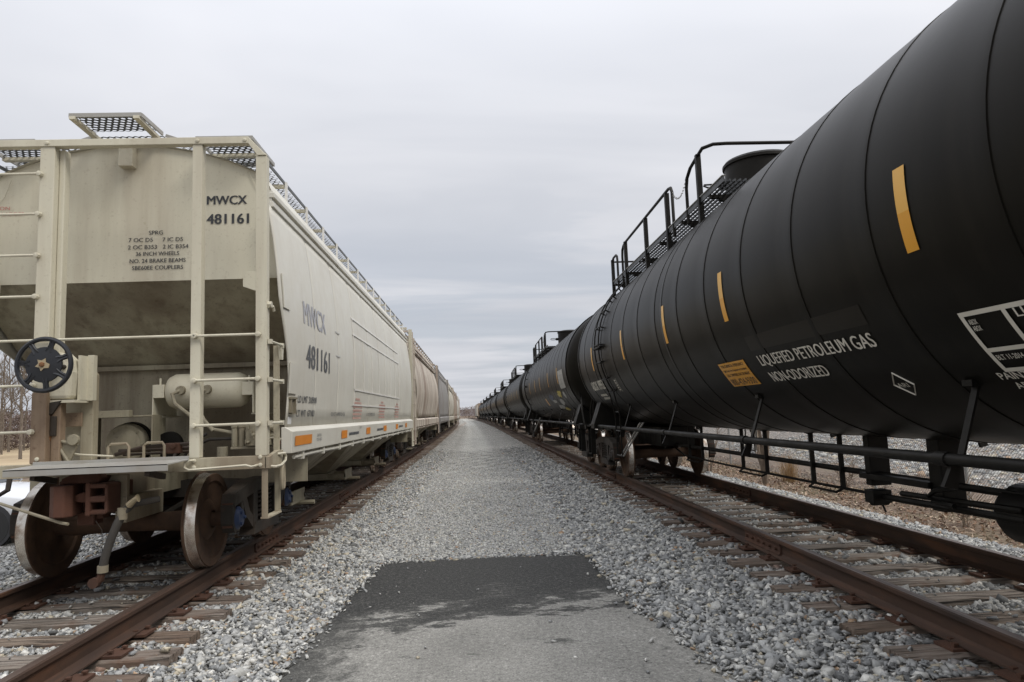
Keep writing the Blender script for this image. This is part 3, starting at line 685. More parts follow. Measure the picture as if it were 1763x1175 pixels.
def truck_meshes():
    for s in (-1, 1):
        TM['wheel', s] = wheel_mb(s).mesh('wheel', ['wheel_rust', 'tread_steel'], True)
        TM['frame', s] = side_frame_mb(s).mesh('side_frame', 'truck_dark')
        mb = MB()
        for yy in (-0.17, 0.0, 0.17):
            pts = [(s * 1.0 + 0.065 * math.cos(a), yy + 0.065 * math.sin(a), 0.345 + 0.30 * a / (2 * math.pi * 6)) for a in np.linspace(0, 2 * math.pi * 6, 60)]
            mb.tube(pts, 0.013, 4)
        TM['spring', s] = mb.mesh('spring', 'truck_dark', True)
        mb = MB(); mb.lathe([(0, 0.115), (s * 0.03, 0.115), (s * 0.045, 0.095), (s * 0.065, 0.085), (s * 0.07, 0.0)], 'x', (s * 1.03, 0, 0.457), 20, caps=(True, False))
        for k in range(3):
            a = 2 * math.pi * k / 3; mb.lathe([(0, 0.018), (s * 0.025, 0.018)], 'x', (s * 1.09, 0.06 * math.cos(a), 0.457 + 0.06 * math.sin(a)), 6)
        TM['cap', s, 0] = mb.mesh('bearing_cap', 'truck_dark', True); TM['cap', s, 1] = mb.mesh('bearing_cap', 'cap_blue', True)
        mb = MB(); mb.prism([(-0.14, 0.62), (-0.14, 0.38), (-0.09, 0.36), (-0.09, 0.585), (0.09, 0.585), (0.09, 0.36), (0.14, 0.38), (0.14, 0.62)], 'x', s * 0.95, s * 1.05)
        TM['adapter', s] = mb.mesh('bearing_adapter', 'rust')
    mb = MB(); mb.lathe([(-0.70, 0.085), (-0.55, 0.10), (0, 0.082), (0.55, 0.10), (0.70, 0.085)], 'x', (0, 0, 0.457), 16); mb.lathe([(-1.02, 0.07), (1.02, 0.07)], 'x', (0, 0, 0.457), 12)
    TM['axle'] = mb.mesh('axle', 'wheel_rust', True)
    mb = MB(); mb.prism([(-1.04, 0.62), (1.04, 0.62), (1.04, 0.76), (0.5, 0.80), (-0.5, 0.80), (-1.04, 0.76)], 'y', -0.20, 0.20)
    mb.lathe([(0.79, 0.2), (0.86, 0.2)], 'z', (0, 0, 0), 16); mb.box(-0.75, 0.75, -0.52, -0.42, 0.36, 0.46); mb.box(-0.75, 0.75, 0.42, 0.52, 0.36, 0.46)
    mb.beam((0.1, -0.47, 0.45), (0.3, -0.1, 0.62), 0.05, 0.03)
    TM['bolster'] = mb.mesh('truck', 'truck_dark')
truck_meshes()
def make_truck(car, y, blue=0, xo=0.0):
    t = inst('truck', TM['bolster'], car, (xo, y, 0))
    for s in (-1, 1):
        inst('side_frame', TM['frame', s], t); inst('spring', TM['spring', s], t)
        for yy in (-0.89, 0.89):
            inst('wheel', TM['wheel', s], t, (0, yy, 0)); inst('bearing_cap', TM['cap', s, blue], t, (0, yy, 0)); inst('bearing_adapter', TM['adapter', s], t, (0, yy, 0))
    for yy in (-0.89, 0.89): inst('axle', TM['axle'], t, (0, yy, 0))
    return t
def coupler_mb(face=1):
    """knuckle coupler pointing to -y, draft gear at y = 0.45; centre z = 0.87"""
    mb = MB(); z = 0.80
    mb.box(-0.085, 0.085, 0.10, 0.62, z - 0.10, z + 0.10)                                    # shank
    mb.box(-0.20, 0.20, 0.03, 0.17, z - 0.13, z + 0.13)                                      # head
    mb.prism([(-0.235, -0.02), (-0.06, 0.02), (-0.045, -0.10), (-0.03, -0.19), (-0.08, -0.245), (-0.16, -0.25), (-0.235, -0.18)], 'z', z - 0.15, z + 0.12)   # knuckle
    mb.prism([(-0.19, z + 0.125), (0.13, z + 0.125), (0.16, z + 0.17), (0.13, z + 0.225), (0.05, z + 0.235), (-0.12, z + 0.20), (-0.19, z + 0.17)], 'y', -0.10, 0.14)  # top lobe
    mb.lathe([(-0.17, 0.028), (0.15, 0.028)], 'z', (-0.20, -0.05, z), 10)                     # pin
    for a, b in ((-0.14, -0.10), (-0.035, 0.02), (0.085, 0.125)): mb.box(0.10, 0.245, -0.19, 0.04, z + a, z + b)      # guard arm ribs
    mb.box(0.07, 0.115, -0.195, 0.05, z - 0.15, z + 0.135); mb.box(0.225, 0.255, -0.18, 0.05, z - 0.13, z + 0.12); mb.box(0.105, 0.24, 0.0, 0.045, z - 0.135, z + 0.12)
    mb.prism([(-0.05, z - 0.03), (0.05, z - 0.04), (0.065, z + 0.02), (0.03, z + 0.055), (-0.05, z + 0.03)], 'y', -0.14, 0.03)   # lock
    mb.box(-0.09, 0.06, -0.02, 0.14, z - 0.25, z - 0.13); mb.box(-0.03, 0.12, 0.02, 0.14, z - 0.20, z - 0.131)
    return mb
COUPLER = coupler_mb().mesh('coupler', 'rust_coupler')
def coupler(car, y, back):
    o = inst('coupler', COUPLER, car, (0, y, 0), (0, 0, 0 if not back else math.pi))
    b = o.modifiers.new('bevel', 'BEVEL'); b.width = 0.012; b.segments = 2; b.limit_method = 'ANGLE'; b.angle_limit = R_(40)
    return o
# ---------------------------------------------------------------- covered hopper cars
HALF = 7.25                                     # end sills at +-HALF, local z = 0 at rail top
ZS = [1.34, 1.55, 1.85, 2.10, 2.35, 2.65, 2.95, 3.25, 3.5, 3.60]
def hw_at(z, bulge): return float(np.interp(z, ZS, [1.535, 1.55, 1.568, 1.578, 1.580, 1.568, 1.545, 1.51, 1.47, 1.45] if not bulge else
                                            [1.45, 1.50, 1.56, 1.60, 1.615, 1.60, 1.565, 1.50, 1.42, 1.38]))
ROOF = [(1.445, 3.78), (1.40, 3.90), (1.27, 4.00), (1.0, 4.12), (0.7, 4.215), (0.35, 4.28), (0, 4.305), (-0.35, 4.28), (-0.7, 4.215), (-1.0, 4.12), (-1.27, 4.00), (-1.40, 3.90), (-1.445, 3.78)]
def hopper_body(car, msid, mend, mund, bulge=0, npan=10, near=False, dz=0.0):
    Y0, Y1 = -6.70, 6.70
    edges = np.linspace(Y0, Y1, npan + 1)
    for s in (-1, 1):
        for k in range(npan):
            a, b = edges[k], edges[k + 1]; rows = []
            cut = (lambda z: float(np.interp(z, [1.34, 1.92, 2.48, 2.6, 3.6], [-6.50, -6.48, -6.76, -6.82, -6.82]))) if s > 0 else (lambda z: float(np.interp(z, [1.34, 1.92, 2.0, 2.48, 2.6, 3.6], [-5.38, -5.38, -5.45, -6.55, -6.82, -6.82])))
            for z in ZS:
                row = []
                for t in (0, 0.04, 0.12, 0.5, 0.88, 0.96, 1.0):
                    y = a + (b - a) * t
                    if k == 0: y = cut(z) + (b - cut(z)) * t
                    pil = -0.004 if t in (0, 1.0) else (-0.0015 if t in (0.04, 0.96) else 0.002)
                    row.append((s * (hw_at(z, bulge) + pil), y, z + dz * 0))
                rows.append(row)
            mb = MB(); mb.grid(rows); o = mb.build('side_sheet', msid, car, smooth=True)
            so_ = o.modifiers.new('thick', 'SOLIDIFY'); so_.thickness = 0.012; so_.offset = -1 if s > 0 else 1
        # side sill channel, eave rails
        mb = MB(); mb.prism([(s * 1.50, 1.08), (s * 1.605, 1.08), (s * 1.612, 1.30), (s * 1.54, 1.345), (s * 1.50, 1.345)], 'y', -6.55 if s > 0 else -5.15, 6.55); mb.build('side_sill', msid, car, bev=0.006 if near else 0)
        for z0, z1, x in ((3.60, 3.655, 1.475), (3.695, 3.75, 1.485)):
            mb = MB(); mb.box(min(s * 1.40, s * x), max(s * 1.40, s * x), -6.72, 6.72, z0, z1); mb.build('roof_rail', msid, car, bev=0.006 if near else 0)
        mb = MB(); mb.box(min(s * 1.40, s * 1.455), max(s * 1.40, s * 1.455), -6.71, 6.71, 3.58, 3.775); mb.build('eave_plate', msid, car)
    mb = MB(); mb.grid([[(x, y, z) for x, z in ROOF] for y in (-6.69, 6.69)]); mb.build('roof', msid, car, smooth=True)
    for e in (-1, 1):
        # upper end sheet (vertical), slope sheet, lower bulkhead
        y = e * 6.65; poly = [(-hw_at(2.87, bulge) + 0.02, 2.87)] + [(-hw_at(z, bulge) + 0.02, z) for z in (3.25, 3.55)] + [(x, z - 0.004) for x, z in ROOF[::-1]] + [(hw_at(z, bulge) - 0.02, z) for z in (3.55, 3.25, 2.87)]
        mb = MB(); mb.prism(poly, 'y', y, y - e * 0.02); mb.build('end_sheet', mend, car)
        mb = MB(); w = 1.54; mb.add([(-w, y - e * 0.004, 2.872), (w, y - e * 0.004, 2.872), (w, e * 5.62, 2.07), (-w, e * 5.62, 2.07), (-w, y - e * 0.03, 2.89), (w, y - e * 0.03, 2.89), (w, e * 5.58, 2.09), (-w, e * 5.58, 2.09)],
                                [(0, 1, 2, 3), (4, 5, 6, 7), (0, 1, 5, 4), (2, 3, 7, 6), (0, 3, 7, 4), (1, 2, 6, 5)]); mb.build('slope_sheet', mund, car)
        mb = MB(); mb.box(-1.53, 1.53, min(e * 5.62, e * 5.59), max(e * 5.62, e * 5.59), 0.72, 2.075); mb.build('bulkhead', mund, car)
        mb = MB(); mb.beam((-1.53, e * 5.66, 2.07), (1.53, e * 5.66, 2.07), 0.09, 0.05); mb.build('bulkhead_angle', mund, car)
    # hopper bays with outlet gates
    for yc in (-3.75, 0.0, 3.75):
        w, h, a, b = 1.48, 1.82, 0.60, 0.42; zt, zb = 1.16, 0.40
        mb = MB(); mb.add([(-w, yc - h, zt), (w, yc - h, zt), (w, yc + h, zt), (-w, yc + h, zt), (-a, yc - b, zb), (a, yc - b, zb), (a, yc + b, zb), (-a, yc + b, zb)],
                          [(0, 1, 5, 4), (1, 2, 6, 5), (2, 3, 7, 6), (3, 0, 4, 7), (0, 1, 2, 3), (4, 5, 6, 7)])
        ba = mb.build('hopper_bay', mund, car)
        for s in (-1, 1):
            for d in (-0.95, 0.95): mb = MB(); mb.beam((s * w * 0.99, yc + d, zt - 0.02), (s * (a + 0.03), yc + d * 0.3, zb + 0.05), 0.02, 0.09, (0, 1, 0)); mb.build('stiffener', mund, ba)
        mb = MB(); mb.box(-0.62, 0.62, yc - 0.46, yc + 0.46, zb - 0.10, zb - 0.003); mb.box(-0.95, 0.95, yc - 0.36, yc - 0.30, zb - 0.09, zb - 0.02); mb.box(-0.95, 0.95, yc + 0.30, yc + 0.36, zb - 0.09, zb - 0.02)
        mb.box(-0.95, -0.93, yc - 0.36, yc + 0.36, zb - 0.13, zb + 0.05); mb.box(0.93, 0.95, yc - 0.36, yc + 0.36, zb - 0.13, zb + 0.05)
        mb.tube([(-1.15, yc + 0.1, zb - 0.14), (1.15, yc + 0.1, zb - 0.14)], 0.03, 8); mb.build('outlet_gate', mund, ba)
    mb = MB(); mb.box(-0.20, 0.20, -6.6, 6.6, 0.72, 1.02); mb.build('centre_sill', mund, car)
    # train-line pipe hung below the side sill
    for s in (-1, 1):
        mb = MB(); mb.tube([(s * 1.56, y, 1.03 + 0.006 * math.sin(y * 2)) for y in np.linspace(-6.3 if s > 0 else -5.1, 6.3, 20)], 0.022, 6)
        for y in np.arange(-6.0 if s > 0 else -5.0, 6.1, 1.0): mb.box(s * 1.56 - 0.03, s * 1.56 + 0.03, y - 0.03, y + 0.03, 0.995, 1.083)
        mb.build('sill_pipe', msid, car, smooth=True)
def hopper_end_simple(car, mend, e):
    """plain end cage: corner posts, top beam, end sill, ladder rungs"""
    y = e * HALF
    for x in (-1.52, -0.95, 0.92, 1.52):
        mb = MB(); mb.box(x - 0.05, x + 0.05, min(y, y - e * 0.09), max(y, y - e * 0.09), 1.0, 4.06); mb.build('end_post', mend, car)
    mb = MB(); mb.box(-1.42, 1.42, min(y - e * 0.005, y - e * 0.08), max(y - e * 0.005, y - e * 0.08), 4.062, 4.13); mb.build('top_beam', mend, car)
    mb = MB(); mb.box(-1.56, 1.56, min(y + e * 0.012, y - e * 0.10), max(y + e * 0.012, y - e * 0.10), 0.98, 1.11); mb.build('end_sill', mend, car)
    for z in (3.75, 3.36, 2.98, 2.58, 2.2, 1.8, 1.4):
        mb = MB(); mb.tube([(-1.5, y + e * 0.03, z), (-0.95, y + e * 0.03, z)], 0.012, 5); mb.tube([(0.92, y + e * 0.03, z), (1.5, y + e * 0.03, z)], 0.012, 5); mb.build('ladder_rung', mend, car)
    for s in (-1, 1):
        mb = MB(); mb.box(min(s * 1.53, s * 1.59), max(s * 1.53, s * 1.59), min(y - e * 0.42, y - e * 0.36), max(y - e * 0.42, y - e * 0.36), 0.98, 3.9); mb.build('side_ladder_post', mend, car)
        for z in (0.7, 1.4, 1.8, 2.2, 2.6, 3.0, 3.4, 3.75):
            mb = MB(); mb.tube([(s * 1.57, y - e * 0.05, z), (s * 1.57, y - e * 0.40, z)], 0.012, 5); mb.build('side_rung', mend, car)
        mb = MB(); mb.tube([(s * 1.55, y - e * 0.05, 1.0), (s * 1.55, y - e * 0.05, 0.55), (s * 1.55, y - e * 0.45, 0.55), (s * 1.55, y - e * 0.45, 1.0)], 0.022, 4); mb.build('stirrup_step', mend, car)
    mb = MB(); mb.box(-0.32, 0.32, min(y, y - e * 0.7), max(y, y - e * 0.7), 0.66, 1.0); mb.build('draft_sill', mend, car)
def roof_walk(car, mst, mgr, fine):
    for s in (-1, 1):
        mb = MB(); a, b = sorted((s * 0.98, s * 1.36))
        if fine: hexgrate(mb, a + 0.01, b - 0.01, -6.6, 6.6, 4.125, 0.036, 0.70)
        else:
            for x in np.linspace(a, b, 4): mb.box(x - 0.02, x + 0.02, -6.6, 6.6, 4.11, 4.13)
        g = mb.build('roof_walkway', mgr, car)
        mb = MB()
        for x in (a, b): mb.box(x - 0.008, x + 0.008, -6.62, 6.62, 4.118, 4.15)
        mb.build('edge_angle', mgr, g)
        for k, y in enumerate(np.arange(-5.9, 6.6, 0.95)):
            mb = MB(); mb.box(min(s * 1.372, s * 1.392), max(s * 1.372, s * 1.392), y - 0.025, y + 0.025, 3.72, 4.14); mb.build('walkway_post', 'ridge_white' if fine else mst, car)
            mb = MB(); mb.box(a, b, y - 0.028, y + 0.028, 4.075, 4.108); mb.build('walkway_bracket', mst, car)
def make_hopper(name, label, y, msid, mend, mund, bulge=0, group='hopper cars on the track'):
    car = thing(name, label, 'hopper car', (LX + bend(y), y, RAIL_Z), heading(y), group)
    hopper_body(car, msid, mend, mund, bulge)
    roof_walk(car, mend, 'grate_steel', False)
    for e in (-1, 1):
        hopper_end_simple(car, mend, e); make_truck(car, e * 5.55); coupler(car, e * (HALF + 0.13), e > 0)
    return car
def end_detail(car):
    """the handbrake end facing the camera, laid out in site coordinates and stored relative to the car"""
    O = (LX, 13.65, RAIL_Z); E = 6.40
    def B(mb, name, mat='hopper_end', parent=None, smooth=False, bev=0, label=None): return mb.build(name, mat, parent or car, smooth, O, bev, label)
    # posts
    for x0, x1 in ((-2.03, -1.93), (-2.62, -2.53), (-5.06, -4.96)):
        top = 4.28 if x0 > -2.2 or x0 < -4.5 else 4.41
        mb = MB(); mb.box(x0, x1, E, E + 0.012, 1.455, top); mb.box(x0, x0 + 0.012, E + 0.012, E + 0.09, 1.455, top); mb.box(x1 - 0.012, x1, E + 0.012, E + 0.09, 1.455, top); B(mb, 'end_post', bev=0.003)
    mb = MB(); mb.box(-4.02, -3.885, E, E + 0.10, 2.10, 4.41); mb.box(-3.882, -3.83, E + 0.07, E + 0.16, 2.10, 4.40); B(mb, 'brake_post', bev=0.008)
    mb = MB(); mb.box(-4.02, -3.885, E + 0.001, E + 0.10, 1.46, 2.097); mb.box(-3.882, -3.80, E + 0.07, E + 0.16, 1.46, 2.09); B(mb, 'brake_post', 'hopper_rusty_post', bev=0.008, label='rusty lower length of the brake post')
    # top beam with chamfered corners
    mb = MB(); mb.box(-4.89, -2.10, E - 0.012, E + 0.07, 4.405, 4.472)
    for a, b in ((-2.10, -1.93), (-4.89, -5.06)):
        mb.prism([(a, 4.472), (b, 4.285), (b - math.copysign(0.085, b - a), 4.285), (a, 4.405)], 'y', E - 0.011, E + 0.07)
    B(mb, 'top_beam', bev=0.004)
    for x in (-3.95, -2.57, -2.13):
        mb = MB(); mb.lathe([(-0.024, 0.008), (-0.02, 0.018), (-0.011, 0.020)], 'y', (x, E, 4.437), 8); B(mb, 'bolt', smooth=True)
    # end sill
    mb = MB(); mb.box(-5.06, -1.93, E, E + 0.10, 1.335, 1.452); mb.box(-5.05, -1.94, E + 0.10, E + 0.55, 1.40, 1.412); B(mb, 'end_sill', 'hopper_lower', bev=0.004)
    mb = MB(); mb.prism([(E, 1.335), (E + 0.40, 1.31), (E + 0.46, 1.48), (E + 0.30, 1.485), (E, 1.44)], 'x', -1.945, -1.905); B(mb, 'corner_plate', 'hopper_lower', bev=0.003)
    # rungs and rails
    def rung(p, q, r=0.0125):
        p, q = Vector(p), Vector(q); d = (q - p).normalized(); mb = MB(); mb.tube([p, q], r, 8)
        for c, k in ((p, -1), (q, 1)):
            mb.lathe([(-0.022, 0.010), (-0.018, 0.024), (0.020, 0.026)], 'y', (c.x, c.y, c.z), 8)
        B(mb, 'ladder_rung', smooth=True)
    y = E - 0.028
    for z in (4.135, 3.75, 3.36, 2.975, 2.16, 1.745): rung((-4.98, y, z), (-4.0, y, z))
    rung((-4.98, y, 2.57), (-2.57, y, 2.57)); rung((-2.575, y, 2.565), (-2.0, y, 2.565))
    for z in (2.155, 1.745): rung((-2.575, y, z), (-2.0, y, z))
    # side ladder on the corner
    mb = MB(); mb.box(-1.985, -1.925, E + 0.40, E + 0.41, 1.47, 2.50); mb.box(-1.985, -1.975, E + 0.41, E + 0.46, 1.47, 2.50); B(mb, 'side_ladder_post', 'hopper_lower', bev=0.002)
    for z in (2.50, 2.145, 1.745):
        mb = MB(); mb.tube([(-1.90, E + 0.02, z), (-1.90, E + 0.44, z)], 0.0125, 8)
        for yy in (E + 0.04, E + 0.42): mb.box(-1.925, -1.89, yy - 0.022, yy + 0.022, z - 0.022, z + 0.022)
        B(mb, 'side_rung', smooth=True)
    mb = MB(); mb.prism([(E + 0.36, 2.52), (E + 0.46, 2.50), (E + 0.44, 2.36), (E + 0.40, 2.36)], 'x', -1.93, -1.90); B(mb, 'rung_bracket')
    mb = MB(); mb.box(-1.965, -1.935, E + 0.02, E + 0.035, 2.80, 2.98); mb.tube([(-1.92, E + 0.03, 2.83), (-1.90, E + 0.10, 2.84), (-1.90, E + 0.13, 2.80)], 0.014, 6); mb.lathe([(-0.03, 0.03), (0.03, 0.03)], 'x', (-1.925, E + 0.05, 2.85), 8); B(mb, 'latch_hook', smooth=True)
    # sill handholds
    mb = MB(); yy = E - 0.05
    mb.tube([(-2.57, E, 1.435), (-2.59, yy, 1.435), (-2.635, yy, 1.42), (-2.64, yy, 1.375), (-2.60, yy, 1.352), (-2.10, yy, 1.375), (-2.05, yy, 1.36), (-2.02, yy, 1.365), (-2.01, E, 1.37)], 0.011, 6); B(mb, 'handhold', smooth=True)
    mb = MB(); xx = -1.87
    mb.tube([(-1.91, E + 0.06, 1.35), (xx, E + 0.08, 1.345), (xx, E + 0.26, 1.345), (xx, E + 0.40, 1.38), (xx, E + 0.42, 1.42), (xx, E + 0.38, 1.45), (-1.91, E + 0.26, 1.45)], 0.012, 6); B(mb, 'handhold', smooth=True)
    for x, z in ((-2.575, 1.43), (-2.575, 1.37), (-1.985, 1.44), (-1.985, 1.37), (-3.95, 1.50), (-3.97, 1.42)):
        mb = MB(); mb.lathe([(-0.014, 0.008), (-0.010, 0.018), (0.0, 0.020)], 'y', (x, E, z), 8); B(mb, 'bolt', smooth=True)
    # roping staple (oval ring) and stirrup
    mb = MB(); pts = [(-1.885, E + 0.36 + 0.035 * math.cos(a), 1.235 + 0.115 * math.sin(a)) for a in np.linspace(0, 2 * math.pi, 20, endpoint=False)]
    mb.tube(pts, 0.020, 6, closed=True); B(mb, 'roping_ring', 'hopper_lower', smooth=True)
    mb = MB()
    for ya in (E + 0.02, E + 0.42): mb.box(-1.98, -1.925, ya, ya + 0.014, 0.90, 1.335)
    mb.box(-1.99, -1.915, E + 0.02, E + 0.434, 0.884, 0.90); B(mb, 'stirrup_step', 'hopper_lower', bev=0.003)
    # gussets at the slope sheet
    for s in (-1, 1):
        x = LX + s * 1.31; mb = MB(); mb.prism([(x - s * 0.13, 3.19), (x - s * 0.10, 3.27), (x + s * 0.13, 3.27), (x + s * 0.13, 3.02), (x - s * 0.13, 3.12)], 'y', 6.90, 6.915); B(mb, 'gusset_plate', bev=0.003)
    # brake step (galvanised platform) below the wheel
    mb = MB(); mb.box(-4.02, -2.66, 6.06, 6.075, 1.372, 1.432); mb.box(-3.95, -2.60, 6.34, 6.352, 1.44, 1.478)
    mb.add([(-4.02, 6.06, 1.433), (-2.66, 6.06, 1.433), (-2.60, 6.35, 1.45), (-3.95, 6.35, 1.45), (-4.02, 6.06, 1.42), (-2.66, 6.06, 1.42), (-2.60, 6.35, 1.44), (-3.95, 6.35, 1.44)], [(0, 1, 2, 3), (4, 7, 6, 5), (0, 4, 5, 1), (1, 5, 6, 2), (3, 2, 6, 7), (0, 3, 7, 4)])
    B(mb, 'brake_step', 'galvanised', bev=0.002)
    mb = MB(); mb.beam((-3.80, 6.10, 1.36), (-3.80, 6.42, 1.30), 0.04, 0.05); mb.beam((-2.85, 6.10, 1.36), (-2.85, 6.42, 1.30), 0.04, 0.05); B(mb, 'step_bracket', 'truck_dark')
    # crossover walk and raised centre step at the roof
    for x0, x1 in ((-4.83, -4.27), (-2.72, -2.16)):
        mb = MB(); hexgrate(mb, x0 + 0.02, x1 - 0.02, 6.72, 7.45, 4.60, 0.037, 0.66, 0.006); g = B(mb, 'crossover_walk', 'grate_steel')
        mb = MB(); mb.box(x0, x1, 6.705, 6.72, 4.575, 4.615); mb.box(x0, x0 + 0.018, 6.72, 7.45, 4.575, 4.614); mb.box(x1 - 0.018, x1, 6.72, 7.45, 4.575, 4.614); mb.box(x0, x1, 7.45, 7.465, 4.575, 4.615); mb.build('edge_angle', 'galvanised', g, False, O)
        mb = MB(); mb.box(x0 - 0.01, x1 + 0.01, 7.10, 7.16, 4.555, 4.588); B(mb, 'walk_support')
    mb = MB(); hexgrate(mb, -3.86, -3.13, 6.98, 7.55, 4.745, 0.037, 0.66, 0.006); g = B(mb, 'crossover_walk', 'grate_steel')
    mb = MB(); mb.beam((-3.13, 7.56, 4.76), (-2.74, 7.56, 4.62), 0.015, 0.04); mb.beam((-3.86, 7.56, 4.76), (-4.25, 7.56, 4.62), 0.015, 0.04); mb.beam((-3.13, 6.98, 4.745), (-2.74, 6.98, 4.61), 0.015, 0.03); mb.beam((-3.86, 6.98, 4.745), (-4.25, 6.98, 4.61), 0.015, 0.03); mb.build('edge_angle', 'galvanised', g, False, O)
    for x0, x1, z0, z1 in ((-3.12, -2.74, 4.74, 4.61), (-4.25, -3.87, 4.61, 4.74)):
        mb = MB(); hexgrate(mb, x0, x1, 6.98, 7.55, 0.0, 0.037, 0.66); mb.v = [(a, b, z0 + (z1 - z0) * (a - x0) / (x1 - x0)) for a, b, c in mb.v]; B(mb, 'crossover_walk', 'grate_steel')
    mb = MB(); hexgrate(mb, -3.83, -3.17, 6.53, 6.97, 4.775, 0.037, 0.66, 0.006); g = B(mb, 'raised_step', 'grate_steel')
    mb = MB(); mb.box(-3.84, -3.16, 6.515, 6.53, 4.745, 4.785); mb.box(-3.17, -3.155, 6.53, 6.98, 4.745, 4.785); mb.box(-3.845, -3.83, 6.53, 6.98, 4.745, 4.785); mb.build('edge_angle', 'galvanised', g, False, O)
    for x in (-3.80, -3.20):
        mb = MB(); mb.beam((x, 6.50, 4.735), (x, 7.05, 4.70), 0.055, 0.03); mb.beam((x, 7.03, 4.60), (x, 7.03, 4.69), 0.05, 0.02); B(mb, 'step_leg')
    mb = MB(); mb.box(-3.565, -3.425, 6.90, 7.0, 4.40, 4.62); B(mb, 'sheet_bracket', bev=0.004)
    mb = MB(); mb.tube([(-2.30, 6.985, 4.37), (-2.22, 6.985, 4.20), (-2.05, 6.985, 3.98)], 0.003, 4); mb.tube([(-4.66, 6.985, 4.30), (-4.72, 6.985, 4.12), (-4.95, 6.985, 3.85)], 0.003, 4); B(mb, 'tie_wire')
    # handbrake wheel
    C = (-3.765, 6.15, 2.325)
    mb = MB(); mb.tube(arc(C, 0.228, 0, 360, 36, 'xz')[:-1], 0.021, 8, closed=True)
    bw = B(mb, 'handbrake_wheel', 'brake_blue', smooth=True)
    mb = MB(); mb.lathe([(-0.022, 0.02), (-0.016, 0.09), (-0.008, 0.155), (0.004, 0.158), (0.006, 0.0)], 'y', C, 28, caps=(True, False)); mb.build('hub_disc', 'brake_blue', bw, True, O)
    for k in range(7):
        a = 2 * math.pi * k / 7 + 0.35; mb = MB()
        for t in (-1, 1):
            mb.tube([(C[0] + 0.12 * math.cos(a + t * 0.18), C[1] - 0.003, C[2] + 0.12 * math.sin(a + t * 0.18)), (C[0] + 0.17 * math.cos(a + t * 0.05), C[1], C[2] + 0.17 * math.sin(a + t * 0.05)), (C[0] + 0.228 * math.cos(a + t * 0.06), C[1], C[2] + 0.228 * math.sin(a + t * 0.06))], 0.015, 5)
        mb.build('spoke', 'brake_blue', bw, True, O)
    mb = MB(); mb.prism([(C[0] + (0.062 if k % 2 == 0 else 0.034) * math.cos(k * math.pi / 5.5), C[2] + (0.058 if k % 2 == 0 else 0.036) * math.sin(k * math.pi / 5.5)) for k in range(11)], 'y', C[1] - 0.028, C[1] - 0.018); mb.build('worn_patch', 'brass', bw, False, O)
    mb = MB(); mb.lathe([(-0.045, 0.012), (-0.04, 0.022), (-0.022, 0.024)], 'y', C, 6); mb.build('hub_nut', 'rust_bright', bw, False, O)
    mb = MB(); mb.lathe([(0, 0.022), (0.40, 0.022)], 'y', C, 10); mb.build('shaft', 'truck_dark', bw, True, O)
    # handbrake housing, tall post, lower plates
    mb = MB(); prof = [(-4.00, 2.03), (-3.72, 2.03), (-3.705, 2.28), (-3.74, 2.40), (-3.80, 2.46), (-3.92, 2.47), (-4.00, 2.42)]
    mb.prism(prof, 'y', 6.44, 6.66); hb = B(mb, 'brake_housing', bev=0.035)
    mb = MB(); mb.box(-3.702, -3.675, 6.55, 6.72, 2.02, 2.44); mb.box(-3.675, -3.62, 6.66, 6.72, 2.02, 2.45); mb.box(-4.0, -3.675, 6.45, 6.70, 2.0, 2.025); mb.build('mounting_bracket', 'hopper_end', hb, False, O)
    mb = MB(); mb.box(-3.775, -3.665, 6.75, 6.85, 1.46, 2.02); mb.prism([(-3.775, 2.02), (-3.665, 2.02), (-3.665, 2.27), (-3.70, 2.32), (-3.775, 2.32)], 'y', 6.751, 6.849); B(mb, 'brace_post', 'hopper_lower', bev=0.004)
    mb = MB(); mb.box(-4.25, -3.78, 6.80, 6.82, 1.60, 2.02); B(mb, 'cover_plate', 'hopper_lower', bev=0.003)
    mb = MB(); mb.box(-4.05, -3.74, 6.70, 6.72, 1.78, 1.91); B(mb, 'rust_plate', 'hopper_rusty_post', bev=0.003)
    mb = MB(); mb.prism([(-3.92, 2.0), (-3.78, 2.02), (-3.86, 1.90), (-3.92, 1.88)], 'y', 6.44, 6.47); mb.box(-3.88, -3.83, 6.45, 6.50, 1.70, 1.88); B(mb, 'pawl', 'truck_dark', bev=0.006)
    # chain, hook and bell crank
    mb = MB()
    for k in range(9):
        z = 2.02 - 0.030 * k; x = -3.87 - 0.002 * k
        pts = [(x + (0.011 * math.cos(a) if k % 2 else 0), 6.50 + (0 if k % 2 else 0.011 * math.cos(a)), z + 0.023 * math.sin(a)) for a in np.linspace(0, 2 * math.pi, 8, endpoint=False)]
        mb.tube(pts, 0.005, 4, closed=True)
    B(mb, 'brake_chain', 'rust', smooth=True)
    mb = MB(); mb.tube([(-3.89, 6.50, 1.76), (-3.905, 6.49, 1.73), (-3.88, 6.49, 1.70), (-3.87, 6.50, 1.66)], 0.014, 6); mb.lathe([(-0.03, 0.03), (-0.015, 0.045), (0.015, 0.045), (0.03, 0.03)], 'x', (-3.90, 6.50, 1.69), 10); B(mb, 'chain_hook', 'rust_bright', smooth=True)
    mb = MB(); mb.prism([(-3.89, 1.66), (-3.83, 1.68), (-3.67, 1.60), (-3.73, 1.46), (-3.77, 1.45)], 'y', 6.51, 6.53); mb.tube([(-3.87, 6.50, 1.67), (-3.735, 6.50, 1.46)], 0.016, 6); mb.tube([(-3.87, 6.50, 1.67), (-3.67, 6.50, 1.61)], 0.014, 6); mb.lathe([(-0.02, 0.05), (0.02, 0.05)], 'y', (-3.69, 6.49, 1.66), 12); B(mb, 'bell_crank', 'hopper_under', bev=0.003)
    mb = MB(); mb.tube([(-3.95, 6.55, 1.58), (-3.70, 6.60, 1.52), (-3.40, 6.62, 1.49)], 0.010, 6); B(mb, 'brake_rod', smooth=True)
